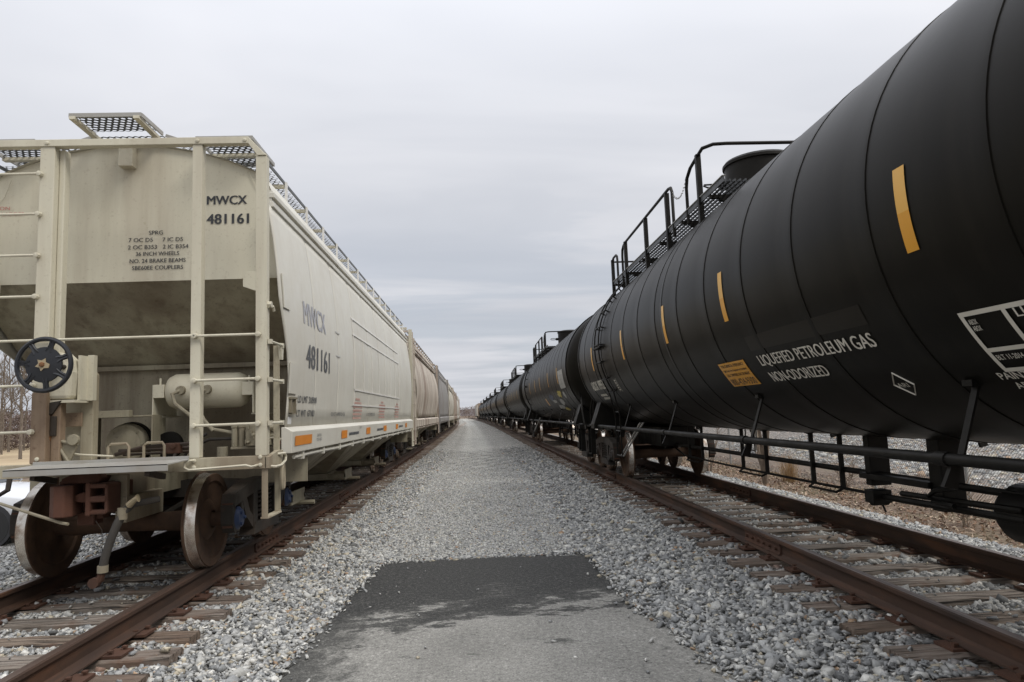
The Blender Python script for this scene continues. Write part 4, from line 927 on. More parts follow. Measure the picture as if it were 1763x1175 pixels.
    # round brake cylinder, frame box, rods behind the step
    mb = MB(); mb.lathe([(-0.03, 0.20), (0.0, 0.215), (0.05, 0.215)], 'y', (-3.68, 7.42, 1.58), 28); mb.lathe([(-0.045, 0.12), (-0.03, 0.155)], 'y', (-3.68, 7.42, 1.58), 24)
    for k in range(8): mb.lathe([(-0.04, 0.012), (-0.029, 0.012)], 'y', (-3.68 + 0.178 * math.cos(k * 0.785), 7.42, 1.58 + 0.178 * math.sin(k * 0.785)), 6)
    B(mb, 'brake_cylinder', 'hopper_under', smooth=True)
    mb = MB(); mb.lathe([(-0.02, 0.225), (0.03, 0.232), (0.04, 0.232)], 'y', (-3.68, 7.50, 1.58), 28); mb.lathe([(-0.02, 0.14), (0.03, 0.145)], 'y', (-3.28, 7.50, 1.55), 24); B(mb, 'dark_flange', 'black_steel', smooth=True)
    mb = MB(); mb.box(-4.05, -3.36, 7.30, 7.60, 1.86, 1.875); mb.box(-3.375, -3.36, 7.30, 7.60, 1.42, 1.86); mb.box(-4.05, -4.035, 7.30, 7.60, 1.42, 1.86); mb.box(-4.0, -3.56, 7.22, 7.29, 1.86, 1.93); mb.prism([(-3.06, 1.42), (-2.98, 1.42), (-2.995, 1.86), (-3.02, 1.86)], 'y', 7.40, 7.42); B(mb, 'shear_plate', 'hopper_under', bev=0.002)
    mb = MB(); mb.tube([(-3.45, 6.75, 1.50), (-3.2, 6.75, 1.56), (-2.72, 6.75, 1.58)], 0.018, 6); mb.tube([(-3.45, 6.82, 1.53), (-2.70, 6.82, 1.535)], 0.02, 6); mb.tube([(-3.45, 6.90, 1.49), (-2.68, 6.9, 1.50)], 0.014, 6); B(mb, 'brake_rod', 'truck_dark', smooth=True)
    for x in (-3.50, -3.17):
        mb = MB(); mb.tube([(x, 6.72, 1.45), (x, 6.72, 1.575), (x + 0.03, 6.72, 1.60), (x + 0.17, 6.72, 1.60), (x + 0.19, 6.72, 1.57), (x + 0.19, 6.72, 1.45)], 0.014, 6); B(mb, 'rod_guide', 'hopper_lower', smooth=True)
    mb = MB(); mb.box(-2.98, -2.84, 6.72, 6.80, 1.49, 1.59); mb.lathe([(-0.04, 0.03), (0.04, 0.03)], 'y', (-2.90, 6.74, 1.56), 10); B(mb, 'clevis', 'rust', bev=0.01)
    # air reservoir on the bulkhead
    c = (-2.89, 7.55, 2.115); mb = MB()
    mb.lathe([(-0.435, 0.02), (-0.425, 0.10), (-0.39, 0.16), (-0.33, 0.188), (-0.25, 0.19), (0.25, 0.19), (0.33, 0.188), (0.39, 0.16), (0.425, 0.10), (0.435, 0.02)], 'x', c, 28)
    rs = B(mb, 'air_reservoir', 'hopper_end', smooth=True)
    for x in (-3.355, -2.43):
        k = -1 if x < -3 else 1
        mb = MB(); mb.box(x - 0.06, x + 0.06, 7.40, 7.50, 2.05, 2.19); mb.box(x + k * 0.05, x + k * 0.062, 7.40, 7.98, 1.86, 2.19); mb.box(min(x, x + k * 0.10), max(x, x + k * 0.10), 7.52, 7.99, 1.845, 1.86); mb.tube([(x, 7.45, 2.19), (x, 7.45, 2.26)], 0.012, 6); mb.build('strap_bracket', 'hopper_end', rs, False, O, 0.004)
    for x in (-3.10, -2.83):
        mb = MB(); mb.lathe([(-0.05, 0.045), (0.0, 0.05)], 'y', (x, 7.37, 2.12), 10); mb.build('pipe_boss', 'hopper_under', rs, True, O)
    for pts in ([(-3.10, 7.34, 2.12), (-3.16, 7.28, 2.08), (-3.12, 7.26, 1.98), (-2.95, 7.26, 1.84), (-2.72, 7.24, 1.70), (-2.52, 7.22, 1.66), (-2.35, 7.22, 1.665)], [(-2.83, 7.34, 2.12), (-2.90, 7.28, 2.08), (-2.90, 7.26, 1.95), (-2.82, 7.25, 1.80), (-2.72, 7.23, 1.685)]):
        mb = MB(); mb.tube(pts, 0.019, 8); B(mb, 'air_pipe', 'hopper_under', smooth=True)
    for pts in ([(-2.36, 7.22, 1.60), (-2.75, 7.22, 1.60), (-2.95, 7.22, 1.52), (-3.0, 7.22, 1.44)], [(-2.75, 7.15, 1.66), (-2.90, 7.12, 1.58), (-3.0, 7.05, 1.52), (-3.02, 7.0, 1.42)]):
        mb = MB(); mb.tube(pts, 0.016, 8); B(mb, 'air_pipe', 'truck_dark', smooth=True)
    # control valve
    mb = MB(); mb.box(-2.52, -2.14, 7.16, 7.30, 1.49, 1.515); mb.box(-2.36, -2.12, 7.13, 7.33, 1.52, 1.73)
    for k, x in enumerate((-2.49, -2.42)): mb.lathe([(0, 0.032), (0.19, 0.032), (0.195, 0.04), (0.23, 0.04)], 'z', (x, 7.2, 1.515), 10)
    for k in range(9): mb.box(-2.36 + 0.026 * k, -2.345 + 0.026 * k, 7.105, 7.13, 1.54 + 0.05 * ((k * 3) % 4), 1.585 + 0.05 * ((k * 3) % 4))
    for k in range(5): mb.lathe([(-0.045, 0.012), (0.0, 0.022)], 'y', (-2.33 + 0.05 * k, 7.13, 1.56 + 0.035 * ((k * 2) % 4)), 6)
    mb.lathe([(-0.05, 0.04), (0.05, 0.04)], 'x', (-2.10, 7.2, 1.62), 10); mb.lathe([(-0.04, 0.03), (0.04, 0.03)], 'x', (-2.08, 7.16, 1.70), 8); mb.lathe([(0, 0.055), (0.12, 0.055)], 'z', (-2.62, 7.22, 1.40), 12)
    B(mb, 'control_valve', 'hopper_under', bev=0.004)
    mb = MB(); mb.tube([(-2.05, 6.9, 1.60), (-1.96, 6.88, 1.60), (-1.935, 6.88, 1.585), (-1.95, 6.88, 1.57)], 0.007, 6); B(mb, 'release_rod', smooth=True)
    mb = MB(); mb.box(-1.99, -1.945, 6.87, 6.885, 1.535, 1.565); B(mb, 'red_tag', 'red_tag')
    # draft sill, coupler gear, uncoupling rod, air hose
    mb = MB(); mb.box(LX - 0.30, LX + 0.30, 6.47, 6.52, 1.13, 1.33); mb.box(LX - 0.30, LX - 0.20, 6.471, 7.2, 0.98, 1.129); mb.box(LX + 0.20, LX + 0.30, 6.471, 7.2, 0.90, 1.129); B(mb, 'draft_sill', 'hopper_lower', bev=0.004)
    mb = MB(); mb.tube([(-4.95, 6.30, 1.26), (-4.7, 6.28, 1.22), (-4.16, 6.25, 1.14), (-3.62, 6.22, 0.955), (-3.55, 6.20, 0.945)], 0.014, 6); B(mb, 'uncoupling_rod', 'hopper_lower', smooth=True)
    mb = MB(); mb.tube([(-4.33, 6.40, 1.335), (-4.33, 6.38, 1.24), (-4.25, 6.38, 1.20), (-4.18, 6.38, 1.24), (-4.18, 6.40, 1.335)], 0.022, 6); B(mb, 'rod_bracket', 'truck_dark', smooth=True)
    mb = MB(); mb.tube([(-2.90, 6.45, 1.10), (-3.05, 6.3, 1.08), (-3.10, 6.24, 1.03), (-3.15, 6.22, 0.92), (-3.20, 6.21, 0.78), (-3.235, 6.2, 0.65), (-3.255, 6.2, 0.52)], [0.03, 0.03, 0.036, 0.036, 0.035, 0.035, 0.036], 10); ah = B(mb, 'air_hose', 'hose_rubber', smooth=True)
    mb = MB(); mb.tube([(-3.06, 6.24, 1.08), (-2.985, 6.20, 1.135), (-2.965, 6.20, 1.14)], [0.032, 0.022, 0.036], 8); mb.build('hose_nipple', 'brass', ah, True, O)
    mb = MB(); mb.lathe([(-0.05, 0.042), (0.05, 0.042)], 'z', (-3.112, 6.235, 1.01), 10); mb.lathe([(-0.03, 0.044), (0.03, 0.044)], 'z', (-3.25, 6.2, 0.555), 10); mb.build('hose_clamp', 'hopper_under', ah, True, O)
    mb = MB(); mb.tube([(-3.255, 6.2, 0.53), (-3.27, 6.2, 0.47), (-3.31, 6.19, 0.44)], [0.032, 0.034, 0.03], 8); mb.lathe([(-0.03, 0.045), (0.03, 0.045)], 'y', (-3.31, 6.19, 0.445), 10); mb.build('gladhand', 'rust', ah, True, O)
    mb = MB(); mb.tube([(-3.33, 6.22, 0.96), (-3.27, 6.21, 0.88), (-3.255, 6.2, 0.60)], 0.003, 4); B(mb, 'hose_strap', 'truck_dark')
    # lettering on the end sheet
    fe = lambda x, z: (lambda u, v: (x + u - O[0], 6.994 - O[1], z + v - O[2]))
    for s, x, z, h, w, m, b in (('MWCX', -2.71, 4.005, 0.092, 0.40, 'letter_black', 0.045), ('481161', -2.71, 3.80, 0.105, 0.42, 'letter_black', 0.045), ('CAUTION', -4.97, 3.992, 0.036, 0.30, 'letter_red', 0.0), ('USE SIDE LADDER', -5.0, 3.93, 0.036, 0.48, 'letter_red', 0.0),
                          ('SPRG', -3.29, 3.702, 0.042, 0.14, 'letter_black', 0.018), ('7 OC D5     7 IC D5', -3.49, 3.628, 0.042, 0.54, 'letter_black', 0.018), ('2 OC B353   2 IC B354', -3.495, 3.553, 0.042, 0.60, 'letter_black', 0.018),
                          ('36 INCH WHEELS', -3.415, 3.483, 0.042, 0.43, 'letter_black', 0.018), ('NO. 24 BRAKE BEAMS', -3.475, 3.41, 0.042, 0.555, 'letter_black', 0.018), ('SBE60EE COUPLERS', -3.45, 3.338, 0.042, 0.505, 'letter_black', 0.018)):
        put_text(car, s, fe(x, z), m, h, w, b, nrm=(0, -1, 0))
def side_detail(car):
    """lettering, tape, moulded frame lines on the side that faces the path"""
    def fs(y, z): return lambda u, v: (hw_at(z - RAIL_Z + v, 0) + 0.007, y + u - 13.65, z + v - RAIL_Z)
    for s, y, z, h, w, m, b in (('MWCX', 7.74, 2.85, 0.26, 1.10, 'letter_faded', 0.045), ('481161', 7.82, 2.355, 0.275, 1.22, 'letter_worn', 0.045), ('LD LMT 218900', 7.52, 1.955, 0.075, 0.86, 'letter_worn', 0.03), ('LT WT  67100', 7.50, 1.80, 0.075, 0.80, 'letter_worn', 0.03),
                          ('DO NOT HAMMER ON CAR', 9.25, 1.80, 0.055, 0.95, 'letter_worn', 0.0), ('DO NOT HAMMER ON CAR', 12.2, 1.80, 0.055, 0.95, 'letter_worn', 0.0)):
        put_text(car, s, fs(y, z), m, h, w, b, nrm=(1, 0, 0))
    def bar(name, y0, y1, z0, z1, mat, t=0.006):
        mb = MB(); zz = np.linspace(z0, z1, 5) - RAIL_Z
        mb.grid([[(hw_at(z, 0) + t, y - 13.65, z) for y in (y0, y1)] for z in zz]); 
        o = mb.build(name, mat, car); s_ = o.modifiers.new('thick', 'SOLIDIFY'); s_.thickness = t * 0.7; s_.offset = -1; return o
    # frame lines standing proud of the sheets
    bar('frame_line', 10.80, 17.1, 3.33, 3.36, 'ridge_white', 0.014); bar('frame_line', 10.80, 17.1, 3.07, 3.10, 'ridge_white', 0.014)
    bar('frame_line', 10.85, 17.1, 2.20, 2.225, 'ridge_white', 0.014); bar('frame_line', 10.75, 17.0, 1.96, 1.985, 'ridge_white', 0.014)
    for k, y in enumerate((10.85, 11.75, 12.7, 13.6, 14.5, 15.4, 16.25, 17.05)): bar('frame_line', y, y + 0.028, 1.985 if k in (0, 7) else 2.225, 3.33 if k == 0 else 3.07, 'ridge_white', 0.013)
    # faded small print, too worn to read: rows of short red marks
    for y0 in (10.85, 13.7, 16.3):
        mb = MB()
        for r in range(6):
            z = 2.05 - 0.06 * r; y = y0 + (0.2 if r == 0 else 0)
            while y < y0 + (0.75 if r else 0.55):
                l = random.uniform(0.05, 0.13); x = hw_at(z - RAIL_Z, 0) + 0.008
                mb.add([(x, y - 13.65, z - RAIL_Z), (x, y + l - 13.65, z - RAIL_Z), (x, y + l - 13.65, z - RAIL_Z + 0.035), (x, y - 13.65, z - RAIL_Z + 0.035)], [(0, 1, 2, 3)]); y += l + 0.03
        mb.build('worn_print', 'print_red', car)
    # tape and print on the side sill
    def sill(y0, y1, z0, z1, mat, name):
        mb = MB(); mb.add([(1.6095 + (z0 - 1.43) * 0.032 + 0.001, y0 - 13.65, z0 - RAIL_Z), (1.6095 + (z0 - 1.43) * 0.032 + 0.001, y1 - 13.65, z0 - RAIL_Z), (1.6095 + (z1 - 1.43) * 0.032 + 0.002, y1 - 13.65, z1 - RAIL_Z), (1.6095 + (z1 - 1.43) * 0.032 + 0.002, y0 - 13.65, z1 - RAIL_Z)], [(0, 1, 2, 3)]); return mb.build(name, mat, car)
    sill(7.20, 7.92, 1.50, 1.60, 'orange_tape', 'reflective_tape')
    for y in (9.62, 11.75, 13.9, 15.95, 18.0): sill(y, y + 0.42, 1.49, 1.60, 'orange_tape', 'reflective_tape')
    def fsl(y, z): return lambda u, v: (1.6125 + (z - 1.43 + v) * 0.032, y + u - 13.65, z + v - RAIL_Z)
    for s, y, z, w in (('CAR IN', 8.16, 1.565, 0.22), ('TOW RES.', 8.14, 1.515, 0.28), ('TEST', 11.05, 1.60, 0.2)): put_text(car, s, fsl(y, z), 'letter_worn', 0.032, w)
    for y in (10.2, 13.0, 16.6):
        mb = MB()
        for q in range(7): mb.add([(1.6145, y + q * 0.12 - 13.65, 1.52 - RAIL_Z), (1.6145, y + q * 0.12 + 0.09 - 13.65, 1.52 - RAIL_Z), (1.616, y + q * 0.12 + 0.09 - 13.65, 1.56 - RAIL_Z), (1.616, y + q * 0.12 - 13.65, 1.56 - RAIL_Z)], [(0, 1, 2, 3)])
        mb.build('worn_print', 'letter_worn', car)
    # card holder, label, door plates, jacking plate near the corner
    mb = MB(); x = hw_at(1.55, 0)
    mb.box(x, x + 0.03, 7.20 - 13.65, 7.215 - 13.65, 1.83 - RAIL_Z, 1.99 - RAIL_Z); mb.box(x, x + 0.03, 7.37 - 13.65, 7.385 - 13.65, 1.83 - RAIL_Z, 1.99 - RAIL_Z); mb.box(x, x + 0.03, 7.20 - 13.65, 7.40 - 13.65, 1.825 - RAIL_Z, 1.84 - RAIL_Z); mb.box(x, x + 0.032, 7.18 - 13.65, 7.42 - 13.65, 1.985 - RAIL_Z, 2.005 - RAIL_Z); mb.box(x, x + 0.006, 7.22 - 13.65, 7.36 - 13.65, 1.85 - RAIL_Z, 1.98 - RAIL_Z)
    mb.build('card_holder', 'hopper_under', car)
    bar('paper_label', 7.18, 7.31, 1.725, 1.80, 'white_paint'); bar('reinforcing_plate', 7.14, 7.42, 2.04, 2.36, 'hopper_side', 0.016); bar('reinforcing_plate', 6.92, 7.14, 2.90, 3.25, 'hopper_side', 0.016)
    bar('ghost_print', 9.45, 9.75, 2.95, 2.97, 'letter_ghost'); bar('ghost_print', 9.45, 9.75, 2.62, 2.64, 'letter_ghost')
def near_hopper():
    car = thing('covered_hopper_car', 'beige covered hopper car lettered 481161 with dark handbrake wheel on its end', 'hopper car', (LX, 13.65, RAIL_Z), 0, 'hopper cars on the track')
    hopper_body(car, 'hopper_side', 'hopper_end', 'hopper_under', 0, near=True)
    roof_walk(car, 'hopper_end', 'grate_steel', True)
    end_detail(car); side_detail(car); hopper_end_simple(car, 'hopper_end', 1)
    make_truck(car, -5.61, 1); make_truck(car, 5.55, 1); coupler(car, -7.24, False); coupler(car, HALF + 0.13, True)
near_hopper()
specs = [('car_tan', 'car_tan', 1, 'tan bulging hopper car streaked with rust, coupled behind the car lettered 481161'), ('car_grey', 'car_grey', 0, 'dark grey hopper car coupled behind the rust streaked tan hopper car'),
         ('car_cream', 'car_cream', 1, 'cream hopper car coupled behind the dark grey hopper car'), ('car_brown', 'car_brown', 0, 'brown hopper car coupled between two pale hopper cars'),
         ('car_pale', 'car_pale', 1, 'pale grey hopper car coupled behind the brown hopper car'), ('car_tan', 'car_tan', 0, 'tan hopper car coupled at the tail of the hopper row')]
for i, (a, b, bu, lab) in enumerate(specs): make_hopper('covered_hopper_car', lab, 13.65 + 15.1 * (i + 1), a, b, 'truck_dark' if i == 1 else 'hopper_under', bu)
# ---------------------------------------------------------------- tank cars (local: axis x=0, z=TZ; the path is on the -x side)
TR, TZ, TL = 1.50, 2.55, 8.20
TC0, TPITCH = 7.2, 18.6
def on_tank(y, adeg, off=0.004):
    a = R_(adeg); r = TR + off; return (-r * math.cos(a), y, TZ + r * math.sin(a))
def patch(mb, y0, y1, a0, a1, off=0.004, n=8, m=1, mi=0):
    mb.grid([[on_tank(y0 + (y1 - y0) * j / m, a0 + (a1 - a0) * i / n, off) for j in range(m + 1)] for i in range(n + 1)], mi); return mb
def tank_text(car, s, y, abase, h, w, mat, bold=0.0):
    def f(u, v):
        return on_tank(y - u, abase + math.degrees(v / TR), 0.007)
    a = R_(abase); return put_text(car, s, f, mat, h, w, bold, nrm=(-math.cos(a), 0, math.sin(a)))
def make_tank():
    car = thing('tank_car', 'black tank car', 'tank car', (RX, TC0, RAIL_Z), 0, 'tank cars on the track')
    # jacket panels: each laps over the next with a raised lip
    seams = [1.5 + 0.975 * k for k in range(-9, 7)]
    bounds = [-TL] + [s for s in seams if -TL + 0.3 < s < TL - 0.3] + [TL]
    cache = {}
    for a, b in zip(bounds[:-1], bounds[1:]):
        L = round(b - a, 3)
        if L not in cache:
            mb = MB(); mb.lathe([(0.0, TR - 0.004), (0.002, TR + 0.004), (0.045, TR + 0.0045), (0.10, TR), (0.3, TR), (L * 0.5, TR + 0.0015), (L - 0.1, TR), (L + 0.02, TR - 0.002)], 'y', (0, 0, 0), 96, caps=(False, False))
            cache[L] = mb.mesh('jacket_panel', 'tank_black', True)
        inst('jacket_panel', cache[L], car, (0, a, TZ))
    mb = MB(); mb.lathe([(0, TR - 0.002), (0.003, TR + 0.005), (0.07, TR + 0.005), (0.09, TR - 0.002)], 'y', (0, 1.15, TZ), 96, caps=(False, False)); mb.build('jacket_band', 'tank_black', car, True)
    for e in (-1, 1):
        prof = [(e * (TL + 0.72 * math.sin(t)), (TR - 0.004) * math.cos(t)) for t in np.linspace(0, math.pi / 2 - 0.02, 14)]
        mb = MB(); mb.lathe(prof, 'y', (0, 0, TZ), 64, caps=(False, True)); mb.build('tank_head', 'tank_black', car, True)
        mb = MB(); mb.lathe([(-0.03, TR + 0.002), (-0.03, TR + 0.014), (0.03, TR + 0.014), (0.03, TR - 0.02)], 'y', (0, e * TL, TZ), 96, caps=(False, False)); mb.build('head_rim', 'tank_black', car, True)
        # stub sill, bolster, saddle, platform beam
        mb = MB(); mb.box(-0.33, 0.33, min(e * 5.9, e * 8.85), max(e * 5.9, e * 8.85), 0.66, 1.02); mb.build('stub_sill', 'black_steel', car)
        mb = MB(); yb = e * 7.94; mb.prism([(-1.30, 1.0), (1.30, 1.0), (1.30, 1.09), (1.12, 1.60), (0.0, 1.10), (-1.12, 1.60), (-1.30, 1.09)], 'y', yb - 0.22, yb + 0.22); mb.build('bolster_saddle', 'black_steel', car)
        mb = MB(); mb.box(-1.32, 1.32, min(e * 8.78, e * 8.95), max(e * 8.78, e * 8.95), 0.96, 1.06); mb.box(-1.30, 1.30, min(e * 8.3, e * 8.77), max(e * 8.3, e * 8.77), 1.03, 1.05); mb.build('end_platform', 'black_steel', car)
        mb = MB(); mb.tube([(-1.18, e * 8.85, 1.06), (-1.20, e * 8.70, 1.40), (-1.17, e * 8.45, 1.74)], 0.022, 6); mb.box(-1.22, -1.12, e * 8.43 - 0.04, e * 8.43 + 0.04, 1.70, 1.88); mb.build('handrail_bracket', 'black_steel', car)
        mb = MB(); mb.tube([(-0.95, e * 8.84, 1.06), (-0.95, e * 8.95, 1.9), (-0.80, e * 8.95, 2.02), (0.80, e * 8.95, 2.02), (0.95, e * 8.95, 1.9), (0.95, e * 8.84, 1.06)], 0.018, 6); mb.build('end_handrail', 'black_steel', car, True)
        make_truck(car, e * 7.94); coupler(car, e * 9.10, e > 0)
        for s in (-1, 1):
            mb = MB(); mb.box(s * 1.22 - 0.05, s * 1.22 + 0.05, e * 8.6 - 0.2, e * 8.6 - 0.18, 0.42, 1.0); mb.box(s * 1.22 - 0.05, s * 1.22 + 0.05, e * 8.6 + 0.18, e * 8.6 + 0.2, 0.42, 1.0); mb.box(s * 1.22 - 0.06, s * 1.22 + 0.06, e * 8.6 - 0.2, e * 8.6 + 0.2, 0.40, 0.42); mb.build('sill_step', 'black_steel', car)
    # long side handrail pipe, sleeves and flat braces up to the tank
    for s in (-1, 1):
        mb = MB(); mb.tube([(s * 1.20, y, 1.05) for y in np.linspace(-8.8, 8.8, 12)], 0.034, 10); pipe = mb.build('side_rail', 'black_steel', car, True)
        for y in (-6.3, -3.42, -0.50, 2.40, 5.30):
            mb = MB(); mb.lathe([(-0.05, 0.042), (0.05, 0.042)], 'y', (s * 1.20, y + 0.03, 1.05), 12); mb.prism([(s * 1.20, 1.02), (s * 1.26, 0.90), (s * 1.18, 0.88), (s * 1.15, 1.02)], 'y', y - 0.04, y - 0.01); mb.build('rail_sleeve', 'black_steel', pipe, True)
            mb = MB(); mb.beam((s * 1.17, y - 0.06, 1.03), (s * 1.02, y - 0.06, 1.47), 0.05, 0.014, (s, 0, 0.3)); mb.box(min(s * 0.96, s * 1.08), max(s * 0.96, s * 1.08), y - 0.10, y - 0.02, 1.455, 1.49); mb.build('rail_brace', 'black_steel', car)
    # rods and hangers below the tank
    mb = MB(); mb.tube([(-0.02, y, 0.685) for y in np.linspace(-4.5, 6.6, 8)], 0.030, 8); mb.build('brake_rod', 'black_steel', car, True)
    mb = MB(); mb.tube([(-0.10, -1.6, 0.515), (-0.10, 0.2, 0.50), (-0.10, 3.0, 0.50), (-0.10, 5.2, 0.52), (0.1, 6.5, 0.60)], 0.017, 6); mb.build('brake_rod', 'black_steel', car, True)
    for y0, y1 in ((1.72, 2.53), (-0.15, 0.47), (4.3, 5.0)):
        mb = MB()
        for y in (y0, y1): mb.beam((-0.06, y, 0.49), (-0.06, y, 1.06), 0.045, 0.03, (0, 1, 0)); mb.beam((-0.06, y, 1.04), (-0.25, y, 1.12), 0.04, 0.03)
        mb.tube([(-0.06, y0, 0.49), (-0.13, y0 + 0.02, 0.455), (-0.13, y1 - 0.02, 0.455), (-0.06, y1, 0.49)], 0.014, 6); mb.build('rod_hanger', 'black_steel', car)
    for y, w in ((-0.70, 0.10), (-1.68, 0.16), (-2.75, 0.20)):
        mb = MB(); mb.box(-0.10, 0.10, y - w / 2, y + w / 2, 0.58 if y > -1 else 0.47, 1.14); mb.box(-0.16, 0.16, y - w / 2 - 0.05, y + w / 2 + 0.05, 1.06, 1.11); mb.build('pad_bracket', 'black_steel', car, bev=0.01)
    mb = MB(); mb.box(-0.14, 0.06, -1.64, -0.60, 0.645, 0.70); mb.tube([(-0.1, -0.95, 0.50), (-0.1, -2.6, 0.53)], 0.03, 8); mb.tube([(-0.1, -1.2, 0.56), (-0.12, -2.6, 0.60)], 0.025, 8); mb.build('lever_guide', 'black_steel', car, bev=0.01)
    mb = MB(); mb.box(-0.2, -0.02, -0.93, -0.78, 0.44, 0.56); mb.lathe([(-0.08, 0.05), (0.08, 0.05)], 'x', (-0.1, -0.85, 0.46), 10); mb.tube([(-0.1, -0.9, 0.42), (-0.1, -0.94, 0.36)], 0.012, 5); mb.build('clevis', 'black_steel', car, bev=0.01)
    mb = MB(); mb.lathe([(-0.60, 0.05), (-0.58, 0.15), (-0.50, 0.20), (-0.40, 0.215), (0.25, 0.215), (0.33, 0.17), (0.36, 0.06)], 'y', (0.10, -2.58, 0.54), 28); ac = mb.build('brake_cylinder', 'black_steel', car, True)
    mb = MB(); mb.tube([(-0.2, -2.05, 0.70), (-0.2, -1.82, 0.66), (-0.2, -1.72, 0.60), (-0.2, -1.80, 0.57), (-0.2, -2.02, 0.56)], 0.022, 6); mb.build('push_rod', 'black_steel', ac, True)
    # ladder
    for s in (-1, 1):
        for y in (5.25, 5.66):
            pts = [(s * (TR + 0.07) * math.cos(R_(a)), y, TZ + (TR + 0.07) * math.sin(R_(a))) for a in np.linspace(52, -32, 16)] + [(s * 1.24, y, 1.30), (s * 1.23, y, 0.52)]
            mb = MB(); mb.tube(pts, 0.014, 5); mb.build('ladder_stile', 'black_steel', car, True)
        for a in (48, 37, 26, 14, 2, -10, -22, -32):
            x, z = s * (TR + 0.07) * math.cos(R_(a)), TZ + (TR + 0.07) * math.sin(R_(a)); mb = MB(); mb.tube([(x, 5.18, z), (x, 5.73, z)], 0.013, 5)
            for y in (5.25, 5.66): mb.beam((x * 0.955, y, TZ + (z - TZ) * 0.955), (x, y, z), 0.03, 0.02)
            mb.build('ladder_rung', 'black_steel', car, True)
        for z in (1.35, 1.0, 0.55):
            mb = MB(); mb.tube([(s * 1.235, 5.25, z), (s * 1.235, 5.66, z)], 0.014, 5); mb.build('ladder_rung', 'black_steel', car, True)
        mb = MB(); mb.beam((s * 1.22, 5.2, 0.55), (s * 1.0, 4.5, 1.15), 0.03, 0.012); mb.beam((s * 1.22, 5.4, 0.55), (s * 1.0, 4.7, 1.15), 0.03, 0.012); mb.build('ladder_brace', 'galvanised', car)
        pts = [(s * (TR + 0.04) * math.cos(R_(a)), 5.46, TZ + (TR + 0.04) * math.sin(R_(a))) for a in (5, -1)]
        mb = MB(); mb.box(min(s * 1.5, s * 1.58), max(s * 1.5, s * 1.58), 5.12, 5.80, TZ - 0.01, TZ + 0.02); mb.build('ladder_foothold', 'black_steel', car)
    # top platform, walkway to the ladder, rails, protective housing
    zp = 3.90
    for s in (-1, 1):
        x0, x1 = sorted((s * 0.58, s * 1.03))
        mb = MB()
        for x in np.linspace(x0 + 0.015, x1 - 0.015, 8): mb.box(x - 0.008, x + 0.008, 0.02, 6.1, zp - 0.025, zp)
        for y in np.arange(0.1, 6.1, 0.1): mb.box(x0 + 0.01, x1 - 0.01, y - 0.004, y + 0.004, zp - 0.012, zp - 0.004)
        w = mb.build('walkway_grate', 'walk_grate', car)
        mb = MB()
        for x in (x0, x1): mb.box(x - 0.007, x + 0.007, 0.0, 6.12, zp - 0.035, zp + 0.03)
        mb.build('kick_plate', 'walk_grate', w)
        mb = MB()
        for x in (x0, x1): mb.box(x - 0.02, x + 0.02, 0.0, 6.12, zp + 0.032, zp + 0.04)
        mb.build('kick_plate_lip', 'galvanised', w)
        for y in np.arange(0.5, 6.2, 1.1):
            mb = MB(); mb.box(x0, x1, y - 0.025, y + 0.025, zp - 0.075, zp - 0.03); mb.beam(((x0 + x1) / 2 + s * 0.1, y, zp - 0.08), ((x0 + x1) / 2, y, TZ + math.sqrt(TR ** 2 - ((x0 + x1) / 2) ** 2) - 0.02), 0.05, 0.04); mb.build('walkway_support', 'black_steel', car)
        X = s * 1.03; zt = 4.46
        def rail(pts, r=0.022): mb = MB(); mb.tube(pts, r, 8); mb.build('guard_rail', 'black_steel', car, True)
        def post(y, z1): mb = MB(); mb.box(X - 0.03, X + 0.03, y - 0.03, y + 0.03, 3.62, z1); mb.build('rail_post', 'black_steel', car)
        # far section: hoop at the ladder end, run of rail, curved end; then a chain gap and the platform rail
        rail([(X, 6.15, 3.62), (X, 6.15, 4.30), (X, 6.12, 4.37), (X, 6.05, 4.40), (X, 5.80, 4.40), (X, 5.72, 4.36), (X, 5.70, 4.28), (X, 5.70, 3.70)]); post(6.15, 4.38)
        rail([(X, 5.25, 3.62), (X, 5.25, 4.25), (X, 5.22, 4.36), (X, 5.10, 4.42), (X, 4.95, 4.44), (X, 2.10, 4.48), (X, 1.98, 4.46), (X, 1.93, 4.38), (X, 1.93, 3.75)])
        for y in (4.95, 3.45, 2.2): post(y, 4.45)
        rail([(X, 1.30, 3.75), (X, 1.30, 4.22), (X, 1.25, 4.34), (X, 1.10, 4.42), (X, 0.78, 4.47), (X, 0.62, 4.49), (X - s * 0.10, 0.52, 4.50), (X - s * 0.25, 0.50, 4.50)] + ([(0.78, 0.50, 4.50)] if s < 0 else []))
        post(0.80, 4.48)
        mb = MB()
        for k in range(14):
            t = k / 13; c = (X, 1.92 - 0.62 * t, 4.36 - 0.30 * (1 - (2 * t - 1) ** 2) * 0.5 - 0.02 * t)
            pts = [(c[0] + (0.009 * math.cos(a) if k % 2 else 0), c[1] + 0.026 * math.sin(a), c[2] + (0 if k % 2 else 0.010 * math.cos(a))) for a in np.linspace(0, 2 * math.pi, 7, endpoint=False)]
            mb.tube(pts, 0.004, 4, closed=True)
        mb.build('safety_chain', 'galvanised', car, True)
    rail2 = MB(); rail2.tube([(-0.99, 6.15, 4.34), (0.99, 6.15, 4.34)], 0.018, 6); rail2.build('guard_rail', 'black_steel', car, True)
    mb = MB(); mb.box(-0.62, 0.62, 0.62, 1.0, zp - 0.04, zp - 0.01); mb.build('platform_plate', 'walk_grate', car)
